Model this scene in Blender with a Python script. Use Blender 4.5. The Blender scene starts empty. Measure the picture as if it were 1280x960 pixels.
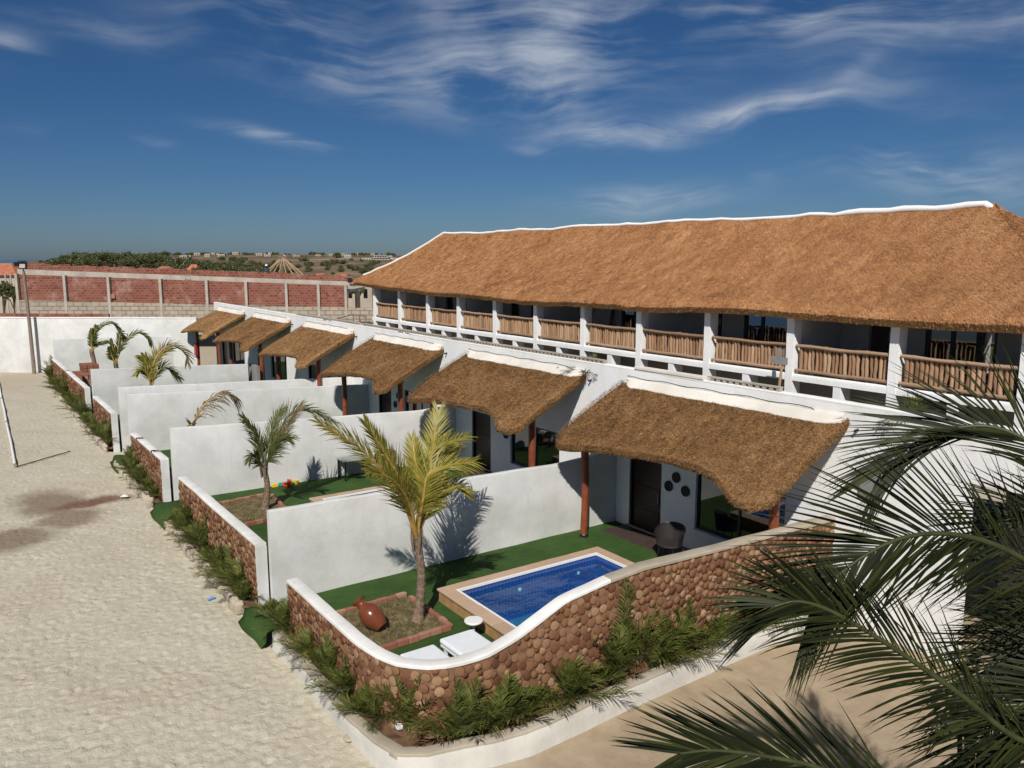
import bpy, bmesh, math, random
import numpy as np
from mathutils import Vector, Matrix, Euler
from mathutils import noise as mnoise

S = bpy.context.scene
COL = S.collection
random.seed(7)
RNG = np.random.default_rng(7)
PI = math.pi

# ---------------------------------------------------------------- camera
CAM_H, TH, PT, FPX = 8.3, math.radians(34.7), math.radians(8.75), 1015.0
cam_d = bpy.data.cameras.new('camera')
cam = bpy.data.objects.new('camera', cam_d)
COL.objects.link(cam)
cam.location = (0, 0, CAM_H)
cam.rotation_euler = (PI / 2 - PT, 0, -TH)
cam_d.sensor_width = 36
cam_d.lens = FPX / 1280 * 36
cam_d.clip_start = 0.1
cam_d.clip_end = 20000
S.camera = cam
FW = np.array([math.sin(TH) * math.cos(PT), math.cos(TH) * math.cos(PT), -math.sin(PT)])
RT = np.array([math.cos(TH), -math.sin(TH), 0.0])
UP = np.cross(RT, FW)
CP = np.array([0, 0, CAM_H])


def at(u, v, d):
    """photo pixel (1280 x 960) at depth d metres -> world point"""
    return CP + (FW + RT * (u - 640) / FPX - UP * (v - 480) / FPX) * d


def ground_at(u, v, z=0.0):
    r = FW * FPX + RT * (u - 640) - UP * (v - 480)
    return CP + r * (z - CAM_H) / r[2]


# ---------------------------------------------------------------- sun, sky
SUN_EL = math.radians(44)
SUN_H = np.array([-0.68, -0.733])
SUN_H = SUN_H / np.linalg.norm(SUN_H)
sun_d = bpy.data.lights.new('sun', 'SUN')
sun = bpy.data.objects.new('sun', sun_d)
COL.objects.link(sun)
sun_vec = Vector((SUN_H[0] * math.cos(SUN_EL), SUN_H[1] * math.cos(SUN_EL), math.sin(SUN_EL)))
sun.rotation_euler = sun_vec.to_track_quat('Z', 'Y').to_euler()
sun.location = (-30, -30, 40)
sun_d.energy = 4.75
sun_d.angle = math.radians(0.5)
sun_d.color = (1.0, 0.952, 0.88)

W = bpy.data.worlds.new('World')
S.world = W
W.use_nodes = True
wn = W.node_tree
wn.nodes.clear()


def N(nt, typ, **kw):
    n = nt.nodes.new(typ)
    for k, v in kw.items():
        if k in ('operation', 'blend_type', 'data_type', 'noise_dimensions', 'feature', 'mode', 'wave_type', 'bands_direction',
                 'sky_type', 'sun_disc', 'sun_elevation', 'sun_rotation', 'air_density', 'dust_density', 'ozone_density',
                 'altitude', 'interpolation_type', 'clamp', 'distance', 'vector_type', 'use_clamp', 'attribute_name', 'rings_direction', 'offset', 'squash', 'offset_frequency'):
            setattr(n, k, v)
        else:
            n.inputs[k].default_value = v
    return n


def lk(nt, a, b):
    nt.links.new(a, b)


def mth(nt, op, a, b=None, clamp=False):
    n = nt.nodes.new('ShaderNodeMath')
    n.operation = op
    n.use_clamp = clamp
    for i, x in enumerate((a, b)):
        if x is None:
            continue
        if isinstance(x, (int, float)):
            n.inputs[i].default_value = x
        else:
            nt.links.new(x, n.inputs[i])
    return n.outputs[0]


sky = N(wn, 'ShaderNodeTexSky', sky_type='NISHITA', sun_disc=False)
sky.sun_elevation = SUN_EL
sky.sun_rotation = math.atan2(SUN_H[0], SUN_H[1])
sky.air_density = 0.85
sky.dust_density = 0.85
sky.ozone_density = 10.0
sky.altitude = 500
bg = N(wn, 'ShaderNodeBackground', Strength=0.062)
wo = wn.nodes.new('ShaderNodeOutputWorld')
tc = wn.nodes.new('ShaderNodeTexCoord')
nrm = N(wn, 'ShaderNodeVectorMath', operation='NORMALIZE')
lk(wn, tc.outputs['Generated'], nrm.inputs[0])
sx = wn.nodes.new('ShaderNodeSeparateXYZ')
lk(wn, nrm.outputs[0], sx.inputs[0])
az = mth(wn, 'ARCTAN2', sx.outputs['X'], sx.outputs['Y'])
el = mth(wn, 'ARCSINE', sx.outputs['Z'])
cxy = wn.nodes.new('ShaderNodeCombineXYZ')
lk(wn, az, cxy.inputs[0])
lk(wn, el, cxy.inputs[1])
# gentle warp so that the cirrus streaks curl
wnz = N(wn, 'ShaderNodeTexNoise', Scale=4.5, Detail=2.0, Roughness=0.5)
lk(wn, cxy.outputs[0], wnz.inputs['Vector'])
wsub = N(wn, 'ShaderNodeVectorMath', operation='SUBTRACT')
lk(wn, wnz.outputs['Color'], wsub.inputs[0])
wsub.inputs[1].default_value = (0.5, 0.5, 0.5)
wscl = N(wn, 'ShaderNodeVectorMath', operation='SCALE')
lk(wn, wsub.outputs[0], wscl.inputs[0])
wscl.inputs['Scale'].default_value = 0.11
wadd = N(wn, 'ShaderNodeVectorMath', operation='ADD')
lk(wn, cxy.outputs[0], wadd.inputs[0])
lk(wn, wscl.outputs[0], wadd.inputs[1])

wsc2 = N(wn, 'ShaderNodeVectorMath', operation='SCALE')
lk(wn, wsub.outputs[0], wsc2.inputs[0])
wsc2.inputs['Scale'].default_value = 0.045
wad2 = N(wn, 'ShaderNodeVectorMath', operation='ADD')
lk(wn, cxy.outputs[0], wad2.inputs[0])
lk(wn, wsc2.outputs[0], wad2.inputs[1])


def px_azel(u, v):
    d = FW + RT * (u - 640) / FPX - UP * (v - 480) / FPX
    d = d / np.linalg.norm(d)
    return math.atan2(d[0], d[1]), math.asin(d[2])


# cirrus banks: (start pixel, end pixel, half width px, strength, streak tilt)
BANKS = [((215, 15), (520, 95), 34, .50), ((430, 92), (770, 100), 42, .95), ((520, 0), (820, 60), 46, .85), ((760, 8), (1290, 22), 30, .95),
         ((690, 168), (860, 168), 15, 1.3), ((840, 158), (1060, 122), 14, 1.2), ((1060, 205), (1290, 228), 24, 1.3), ((720, 248), (900, 243), 18, 1.0),
         ((930, 222), (975, 222), 7, .45), ((290, 163), (420, 193), 8, 1.0), ((-40, 55), (50, 60), 16, .6), ((30, 20), (220, 60), 16, .38),
         ((15, 155), (80, 158), 8, .35), ((165, 165), (215, 176), 6, .3), ((650, 120), (760, 135), 26, .5), ((280, 2), (440, 20), 18, .55),
         ((1040, 120), (1110, 60), 12, .25), ((640, 178), (680, 186), 6, .4), ((960, 60), (1290, 190), 40, .16), ((1320, 40), (1800, 90), 50, .7),
         ((-600, 60), (-200, 30), 40, .6), ((-500, 190), (-150, 160), 18, .5), ((1400, 180), (1750, 160), 20, .6)]
acc = None
for (p0, p1, hw, st) in BANKS:
    a0, e0 = px_azel(*p0)
    a1, e1 = px_azel(*p1)
    ca, ce = (a0 + a1) / 2, (e0 + e1) / 2
    ln = math.hypot(a1 - a0, e1 - e0) / 2
    an = math.atan2(e1 - e0, a1 - a0)
    mp = N(wn, 'ShaderNodeMapping', vector_type='TEXTURE')
    lk(wn, wad2.outputs[0], mp.inputs['Vector'])
    mp.inputs['Location'].default_value = (ca, ce, 0)
    mp.inputs['Rotation'].default_value = (0, 0, an)
    mp.inputs['Scale'].default_value = (ln * 1.15, hw * .95 / FPX, 1)
    l2 = N(wn, 'ShaderNodeVectorMath', operation='DOT_PRODUCT')
    lk(wn, mp.outputs[0], l2.inputs[0])
    lk(wn, mp.outputs[0], l2.inputs[1])
    g = mth(wn, 'EXPONENT', mth(wn, 'MULTIPLY', l2.outputs['Value'], -1.3))
    g = mth(wn, 'MULTIPLY', g, st)
    acc = g if acc is None else mth(wn, 'ADD', acc, g)
# streaky wisps that break the banks up: long fibres, patchy gating, fine fibre
def wnoise(vec, scale, sc3, rot, det, ro, dist=0.0):
    m_ = N(wn, 'ShaderNodeMapping')
    lk(wn, vec, m_.inputs['Vector'])
    m_.inputs['Rotation'].default_value = (0, 0, rot)
    m_.inputs['Scale'].default_value = sc3
    n_ = N(wn, 'ShaderNodeTexNoise', Scale=scale, Detail=det, Roughness=ro)
    n_.inputs['Distortion'].default_value = dist
    lk(wn, m_.outputs[0], n_.inputs['Vector'])
    return n_.outputs['Fac']


f1 = wnoise(wadd.outputs[0], 1.0, (3.5, 24.0, 1), 0.22, 5.0, 0.52, 0.3)
f2 = wnoise(wadd.outputs[0], 1.0, (11.0, 90.0, 1), 0.30, 4.0, 0.55, 0.2)
f3 = wnoise(cxy.outputs[0], 7.0, (1.0, 1.8, 1), 0.0, 6.0, 0.55, 0.4)
wis = mth(wn, 'ADD', mth(wn, 'MULTIPLY', f1, 0.62), mth(wn, 'ADD', mth(wn, 'MULTIPLY', f2, 0.30), mth(wn, 'MULTIPLY', f3, 0.48)))
mr = N(wn, 'ShaderNodeMapRange', interpolation_type='SMOOTHSTEP')
lk(wn, wis, mr.inputs['Value'])
mr.inputs['From Min'].default_value = 0.56
mr.inputs['From Max'].default_value = 0.93
cm = mth(wn, 'MULTIPLY', acc, mr.outputs['Result'])
cm = mth(wn, 'MULTIPLY', cm, 0.92, clamp=True)
cm = mth(wn, 'MULTIPLY', cm, 1.0, clamp=True)
mix = N(wn, 'ShaderNodeMix', data_type='RGBA', blend_type='MIX')
lk(wn, cm, mix.inputs['Factor'])
hs = N(wn, 'ShaderNodeHueSaturation', Saturation=1.1, Value=0.76)
lk(wn, sky.outputs[0], hs.inputs['Color'])
lk(wn, hs.outputs[0], mix.inputs['A'])
mix.inputs['B'].default_value = (7.6, 8.4, 9.6, 1)
lk(wn, mix.outputs['Result'], bg.inputs['Color'])
lk(wn, bg.outputs[0], wo.inputs['Surface'])

S.view_settings.view_transform = 'Standard'
S.view_settings.look = 'None'
S.view_settings.exposure = 0.0
S.view_settings.gamma = 1.0
S.render.engine = 'CYCLES'
S.cycles.max_bounces = 6
S.cycles.diffuse_bounces = 3
S.cycles.glossy_bounces = 3
S.cycles.transmission_bounces = 4
S.cycles.transparent_max_bounces = 6

# ---------------------------------------------------------------- object helpers
ORG = {}          # object name -> world origin of the thing its coordinates are relative to


def origin_of(o):
    return ORG.get(o.name, np.zeros(3)) if o else np.zeros(3)


def thing(name, label, cat, loc=(0, 0, 0), group=None):
    o = bpy.data.objects.new(name, None)
    COL.objects.link(o)
    o.location = loc
    o.empty_display_size = 0.2
    o['label'] = label
    o['category'] = cat
    if group:
        o['group'] = group
    ORG[o.name] = np.array(loc, float)
    return o


def tag(o, label=None, cat=None, group=None, kind=None):
    if label: o['label'] = label
    if cat: o['category'] = cat
    if group: o['group'] = group
    if kind: o['kind'] = kind
    return o


def link_mesh(name, me, parent=None, loc=(0, 0, 0), rot=None, scale=None):
    o = bpy.data.objects.new(name, me)
    COL.objects.link(o)
    org = origin_of(parent)
    if parent:
        o.parent = parent
        ORG[o.name] = org if rot is None and tuple(loc) == (0, 0, 0) else org
    if rot is not None or scale is not None or tuple(loc) != (0, 0, 0):
        o.location = np.array(loc, float) - org
        if rot is not None:
            o.rotation_euler = rot
        if scale is not None:
            o.scale = scale
    return o


class MB:
    def __init__(s):
        s.V, s.F, s.M, s.n = [], [], [], 0

    def add(s, V, F, mi=0):
        V = np.asarray(V, float)
        s.V.append(V)
        n0 = s.n
        for f in F:
            s.F.append(tuple(i + n0 for i in f))
            s.M.append(mi)
        s.n += len(V)

    def box(s, x0, y0, z0, x1, y1, z1, mi=0):
        V = [(x0, y0, z0), (x1, y0, z0), (x1, y1, z0), (x0, y1, z0), (x0, y0, z1), (x1, y0, z1), (x1, y1, z1), (x0, y1, z1)]
        F = [(0, 3, 2, 1), (4, 5, 6, 7), (0, 1, 5, 4), (1, 2, 6, 5), (2, 3, 7, 6), (3, 0, 4, 7)]
        s.add(V, F, mi)

    def obox(s, c, ax, ay, az_, mi=0):
        """box from centre and three half-axis vectors"""
        c, ax, ay, az_ = map(lambda q: np.asarray(q, float), (c, ax, ay, az_))
        V = [c + i * ax + j * ay + k * az_ for k in (-1, 1) for i, j in ((-1, -1), (1, -1), (1, 1), (-1, 1))]
        F = [(0, 3, 2, 1), (4, 5, 6, 7), (0, 1, 5, 4), (1, 2, 6, 5), (2, 3, 7, 6), (3, 0, 4, 7)]
        s.add(V, F, mi)

    def tube(s, pts, rad, n=6, mi=0, cap=True):
        pts = np.asarray(pts, float)
        m = len(pts)
        if np.isscalar(rad):
            rad = [rad] * m
        T = np.gradient(pts, axis=0)
        T /= np.linalg.norm(T, axis=1)[:, None] + 1e-9
        ref = np.array([0, 0, 1.0]) if abs(T[0][2]) < 0.9 else np.array([1.0, 0, 0])
        V = []
        for i in range(m):
            a = np.cross(T[i], ref)
            a /= np.linalg.norm(a) + 1e-9
            b = np.cross(T[i], a)
            for k in range(n):
                t = 2 * PI * k / n
                V.append(pts[i] + rad[i] * (a * math.cos(t) + b * math.sin(t)))
        F = []
        for i in range(m - 1):
            for k in range(n):
                k2 = (k + 1) % n
                F.append((i * n + k, i * n + k2, (i + 1) * n + k2, (i + 1) * n + k))
        if cap:
            F.append(tuple(range(n)))
            F.append(tuple((m - 1) * n + k for k in reversed(range(n))))
        s.add(V, F, mi)

    def lathe(s, prof, c=(0, 0, 0), n=20, mi=0, M=None):
        V = []
        for r, z in prof:
            for k in range(n):
                t = 2 * PI * k / n
                V.append((r * math.cos(t), r * math.sin(t), z))
        V = np.array(V)
        if M is not None:
            V = V @ np.asarray(M).T
        V = V + np.asarray(c, float)
        F = []
        m = len(prof)
        for i in range(m - 1):
            for k in range(n):
                k2 = (k + 1) % n
                F.append((i * n + k, i * n + k2, (i + 1) * n + k2, (i + 1) * n + k))
        F.append(tuple(reversed(range(n))))
        F.append(tuple((m - 1) * n + k for k in range(n)))
        s.add(V, F, mi)

    def grid(s, P, mi=0, flip=False):
        """P: (a, b, 3) grid of points"""
        a, b = P.shape[:2]
        idx = np.arange(a * b).reshape(a, b)
        F = np.stack([idx[:-1, :-1], idx[1:, :-1], idx[1:, 1:], idx[:-1, 1:]], -1).reshape(-1, 4)
        if flip:
            F = F[:, ::-1]
        s.add(P.reshape(-1, 3), [tuple(f) for f in F.tolist()], mi)

    def mesh(s, name, mats, org=(0, 0, 0), smooth=False):
        me = bpy.data.meshes.new(name)
        V = np.concatenate(s.V) - np.asarray(org, float)
        me.from_pydata(V.tolist(), [], s.F)
        if not isinstance(mats, (list, tuple)):
            mats = [mats]
        for m in mats:
            me.materials.append(m)
        if len(mats) > 1:
            me.polygons.foreach_set('material_index', s.M)
        if smooth:
            me.polygons.foreach_set('use_smooth', [True] * len(me.polygons))
            me.set_sharp_from_angle(angle=math.radians(52))
        me.update()
        return me

    def build(s, name, mats, parent=None, smooth=False, bevel=0.0):
        me = s.mesh(name, mats, origin_of(parent), smooth)
        o = link_mesh(name, me, parent)
        if bevel:
            b = o.modifiers.new('bevel', 'BEVEL')
            b.width = bevel
            b.segments = 2
            b.limit_method = 'ANGLE'
        return o


def tri_mesh(name, V, F, mat, org=(0, 0, 0), smooth=False, uv=None):
    """fast path for big arrays; F is (n, k) with one k"""
    V = np.asarray(V, np.float32) - np.asarray(org, np.float32)
    F = np.asarray(F, np.int32)
    me = bpy.data.meshes.new(name)
    k = F.shape[1]
    me.vertices.add(len(V))
    me.vertices.foreach_set('co', V.ravel())
    me.loops.add(F.size)
    me.loops.foreach_set('vertex_index', F.ravel())
    me.polygons.add(len(F))
    me.polygons.foreach_set('loop_start', np.arange(0, F.size, k, dtype=np.int32))
    me.polygons.foreach_set('loop_total', np.full(len(F), k, np.int32))
    if smooth:
        me.polygons.foreach_set('use_smooth', np.ones(len(F), bool))
    me.materials.append(mat)
    if uv is not None:
        l = me.uv_layers.new(name='UVMap')
        l.data.foreach_set('uv', np.asarray(uv, np.float32)[F.ravel()].ravel())
    me.update(calc_edges=True)
    me.validate()
    return me


# ---------------------------------------------------------------- materials
def new_mat(name, rough=0.8, spec=0.3):
    m = bpy.data.materials.new(name)
    m.use_nodes = True
    nt = m.node_tree
    b = nt.nodes['Principled BSDF']
    b.inputs['Roughness'].default_value = rough
    b.inputs['Specular IOR Level'].default_value = spec
    return m, nt, b


def rgba(c):
    return (c[0], c[1], c[2], 1.0)


def coord(nt, mode='pos'):
    if mode == 'pos':
        return nt.nodes.new('ShaderNodeNewGeometry').outputs['Position']
    t = nt.nodes.new('ShaderNodeTexCoord')
    return t.outputs['UV' if mode == 'uv' else 'Object']


def noise(nt, vec, scale, detail=4, rough=0.55, stretch=None, dist=0.0):
    n = N(nt, 'ShaderNodeTexNoise', Scale=scale, Detail=detail, Roughness=rough)
    n.inputs['Distortion'].default_value = dist
    if stretch is not None:
        mp = nt.nodes.new('ShaderNodeMapping')
        mp.inputs['Scale'].default_value = stretch
        lk(nt, vec, mp.inputs['Vector'])
        vec = mp.outputs[0]
    lk(nt, vec, n.inputs['Vector'])
    return n.outputs['Fac']


def ramp(nt, fac, stops):
    r = nt.nodes.new('ShaderNodeValToRGB')
    e = r.color_ramp.elements
    while len(e) < len(stops):
        e.new(0.5)
    for i, (p, c) in enumerate(stops):
        e[i].position = p
        e[i].color = rgba(c) if len(c) == 3 else c
    lk(nt, fac, r.inputs[0])
    return r.outputs['Color']


def mixc(nt, fac, a, b, mode='MIX'):
    n = N(nt, 'ShaderNodeMix', data_type='RGBA', blend_type=mode)
    for sock, x in (('Factor', fac), ('A', a), ('B', b)):
        if isinstance(x, (int, float)):
            n.inputs[sock].default_value = x
        elif isinstance(x, tuple):
            n.inputs[sock].default_value = rgba(x) if len(x) == 3 else x
        else:
            lk(nt, x, n.inputs[sock])
    return n.outputs['Result']


def bump(nt, b, h, strength=0.3, dist=0.02):
    n = N(nt, 'ShaderNodeBump', Strength=strength)
    n.inputs['Distance'].default_value = dist
    lk(nt, h, n.inputs['Height'])
    lk(nt, n.outputs[0], b.inputs['Normal'])


def island_random(nt):
    g = nt.nodes.new('ShaderNodeNewGeometry').outputs['Random Per Island']
    o = nt.nodes.new('ShaderNodeObjectInfo').outputs['Random']
    return mth(nt, 'FRACT', mth(nt, 'ADD', g, o))


def flat_mat(name, c, rough=0.7, spec=0.3, var=0.12, scale=3.0, bmp=0.0, metallic=0.0):
    m, nt, b = new_mat(name, rough, spec)
    p = coord(nt)
    f = noise(nt, p, scale, 5)
    d = tuple(x * (1 - var) for x in c)
    l = tuple(min(1, x * (1 + var)) for x in c)
    lk(nt, ramp(nt, f, [(0.3, d), (0.7, l)]), b.inputs['Base Color'])
    b.inputs['Metallic'].default_value = metallic
    if bmp:
        bump(nt, b, noise(nt, p, scale * 12, 4), bmp, 0.01)
    return m


def plaster_mat(name, c, stain=0.16):
    m, nt, b = new_mat(name, 0.9, 0.15)
    p = coord(nt)
    big = noise(nt, p, 0.9, 5, 0.6)
    streak = noise(nt, p, 2.2, 4, 0.6, (1.0, 1.0, 0.16))
    fine = noise(nt, p, 28, 4, 0.6)
    trow = noise(nt, p, 4.5, 5, 0.65, None, 0.6)
    dk = tuple(x * (1 - stain) * k for x, k in zip(c, (1, .99, .96)))
    c1 = ramp(nt, big, [(0.32, dk), (0.62, c)])
    c2 = mixc(nt, mth(nt, 'MULTIPLY', ramp_fac(nt, streak, 0.52, 0.78), 0.35), c1, tuple(x * .74 for x in c))
    c3 = mixc(nt, mth(nt, 'MULTIPLY', ramp_fac(nt, trow, 0.45, 0.7), 0.22), c2, tuple(x * .86 for x in c))
    run = noise(nt, p, 5.5, 3, 0.6, (1.0, 1.0, 0.07))
    c3 = mixc(nt, mth(nt, 'MULTIPLY', ramp_fac(nt, run, 0.60, 0.80), 0.30), c3, tuple(x * .70 * k for x, k in zip(c, (1, .97, .92))))
    ck = noise(nt, p, 0.55, 6, 0.75, None, 0.4)
    ckl = mth(nt, 'SUBTRACT', 1.0, ramp_fac(nt, mth(nt, 'ABSOLUTE', mth(nt, 'SUBTRACT', ck, 0.47)), 0.0008, 0.0035))
    gate = ramp_fac(nt, noise(nt, p, 0.33, 2), 0.50, 0.60)
    c3 = mixc(nt, mth(nt, 'MULTIPLY', mth(nt, 'MULTIPLY', ckl, gate), 0.45), c3, tuple(x * .45 for x in c))
    lk(nt, c3, b.inputs['Base Color'])
    h = mth(nt, 'ADD', mth(nt, 'MULTIPLY', trow, 1.0), mth(nt, 'MULTIPLY', fine, 0.5))
    bump(nt, b, h, 0.35, 0.02)
    return m


def ramp_fac(nt, f, lo, hi):
    n = N(nt, 'ShaderNodeMapRange', interpolation_type='SMOOTHSTEP')
    lk(nt, f, n.inputs['Value'])
    n.inputs['From Min'].default_value = lo
    n.inputs['From Max'].default_value = hi
    return n.outputs['Result']


M_PLASTER = plaster_mat('white_plaster', (0.86, 0.865, 0.86), 0.09)
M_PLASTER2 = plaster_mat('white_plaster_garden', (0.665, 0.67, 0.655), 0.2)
M_FLASH = plaster_mat('cream_mortar', (0.74, 0.70, 0.635), 0.16)
M_KERB = plaster_mat('white_kerb_paint', (0.66, 0.64, 0.59), 0.25)
M_CEMENT = plaster_mat('bare_cement', (0.44, 0.385, 0.30), 0.3)
M_ROUGH = plaster_mat('rough_kerb_stone', (0.50, 0.43, 0.34), 0.35)
M_GREYWALL = plaster_mat('grey_render', (0.26, 0.25, 0.235), 0.2)
M_CONC = plaster_mat('raw_concrete', (0.47, 0.43, 0.37), 0.3)


def thatch_mat(name, stops, base_scale=3.0, wr=0.36):
    m, nt, b = new_mat(name, 0.85, 0.2)
    p = coord(nt)
    f = noise(nt, p, base_scale, 5, 0.6)
    fine = noise(nt, p, 30, 4, 0.7)
    patch = noise(nt, p, 0.7, 4, 0.6)
    r = island_random(nt)
    x = mth(nt, 'ADD', mth(nt, 'MULTIPLY', f, 0.62 - wr * .55), mth(nt, 'MULTIPLY', r, wr))
    comb = noise(nt, p, 2.6, 6, 0.7, (.55, 3.2, .9), 0.6)
    x = mth(nt, 'ADD', x, mth(nt, 'MULTIPLY', fine, 0.12))
    x = mth(nt, 'ADD', x, mth(nt, 'MULTIPLY', mth(nt, 'SUBTRACT', comb, 0.5), 0.55))
    x = mth(nt, 'ADD', x, 0.5 * (0.36 - wr) + .05)
    x = mth(nt, 'ADD', x, mth(nt, 'MULTIPLY', mth(nt, 'SUBTRACT', patch, 0.5), 0.55))
    lk(nt, ramp(nt, x, stops), b.inputs['Base Color'])
    bump(nt, b, fine, 0.9, 0.03)
    return m


M_THATCH = thatch_mat('golden_thatch', [(0.1, (.18, .078, .032)), (0.38, (.375, .172, .070)), (0.62, (.52, .262, .115)), (0.9, (.64, .38, .19))], 3.0, 0.24)
M_THATCH2 = thatch_mat('weathered_thatch', [(0.15, (.078, .038, .014)), (0.40, (.22, .114, .045)), (0.62, (.355, .198, .084)), (0.92, (.55, .35, .175))], 3.0, 0.40)
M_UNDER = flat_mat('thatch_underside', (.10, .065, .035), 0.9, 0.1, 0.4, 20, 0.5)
M_REDPOST = flat_mat('varnished_post_wood', (.22, .055, .022), 0.45, 0.4, 0.3, 6)
M_DARKWOOD = flat_mat('dark_door_wood', (.022, .006, .004), 0.4, 0.4, 0.3, 5)
M_FRAME = flat_mat('dark_metal_frame', (.010, .010, .011), 0.4, 0.5, 0.1, 5)
M_GREYMETAL = flat_mat('grey_metal', (.30, .31, .31), 0.5, 0.5, 0.1, 5, 0, 0.3)


def glass_mat(name, c, rough=0.03):
    m, nt, b = new_mat(name, rough, 0.8)
    b.inputs['Base Color'].default_value = rgba(c)
    b.inputs['IOR'].default_value = 1.7
    p = coord(nt)
    bump(nt, b, noise(nt, p, 1.3, 2), 0.02, 0.05)
    return m


M_GLASS = glass_mat('dark_window_glass', (.006, .009, .010))
M_GLASS2 = glass_mat('solar_window_glass', (.004, .010, .012))
M_GLASS2.node_tree.nodes['Principled BSDF'].inputs['IOR'].default_value = 2.7
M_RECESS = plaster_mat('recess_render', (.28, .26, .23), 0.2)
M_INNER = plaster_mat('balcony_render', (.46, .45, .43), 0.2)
M_COPING = plaster_mat('white_coping_paint', (.80, .79, .76), 0.24)
M_CUT = flat_mat('thatch_cut_edge', (.19, .105, .045), 0.9, 0.1, 0.45, 22, 0.8)


def pole_mat(name, stops):
    m, nt, b = new_mat(name, 0.75, 0.25)
    p = coord(nt)
    r = island_random(nt)
    f = noise(nt, p, 9, 4, 0.6, (1, 1, 0.25))
    x = mth(nt, 'ADD', mth(nt, 'MULTIPLY', r, 0.55), mth(nt, 'MULTIPLY', f, 0.5))
    lk(nt, ramp(nt, x, stops), b.inputs['Base Color'])
    bump(nt, b, f, 0.4, 0.01)
    return m


M_POLE = pole_mat('railing_pole_wood', [(0.15, (.19, .105, .055)), (0.5, (.34, .20, .115)), (0.85, (.46, .31, .19))])
M_RAIL = pole_mat('rail_wood', [(0.15, (.20, .125, .075)), (0.5, (.31, .20, .125)), (0.85, (.40, .27, .18))])


def log_mat():
    m, nt, b = new_mat('sawn_log_ends', 0.8, 0.2)
    r = island_random(nt)
    uv = coord(nt, 'uv')
    ln = N(nt, 'ShaderNodeVectorMath', operation='LENGTH')
    nz = N(nt, 'ShaderNodeTexNoise', Scale=2.5, Detail=3.0)
    lk(nt, uv, nz.inputs['Vector'])
    lk(nt, uv, ln.inputs[0])
    rad = mth(nt, 'ADD', ln.outputs['Value'], mth(nt, 'MULTIPLY', nz.outputs['Fac'], 0.22))
    ring = mth(nt, 'SINE', mth(nt, 'MULTIPLY', rad, 26.0))
    base = ramp(nt, r, [(0.0, (.125, .052, .028)), (0.3, (.215, .10, .050)), (0.65, (.30, .160, .083)), (1.0, (.43, .275, .16))])
    c = mixc(nt, mth(nt, 'MULTIPLY', mth(nt, 'ADD', ring, 1.0), 0.20), base, (.12, .05, .025))
    edge = ramp_fac(nt, ln.outputs['Value'], 0.88, 0.97)
    c = mixc(nt, mth(nt, 'MULTIPLY', edge, 0.6), c, (.10, .045, .025))
    p = coord(nt)
    c = mixc(nt, mth(nt, 'MULTIPLY', ramp_fac(nt, noise(nt, p, 14, 4), .5, .75), 0.4), c, (.16, .085, .05))
    lk(nt, c, b.inputs['Base Color'])
    bump(nt, b, mth(nt, 'ADD', ring, mth(nt, 'MULTIPLY', noise(nt, p, 60, 3), 3.0)), 0.3, 0.006)
    return m


M_LOG = log_mat()
M_LOGBACK = plaster_mat('log_mortar', (.22, .125, .075), 0.4)


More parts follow.
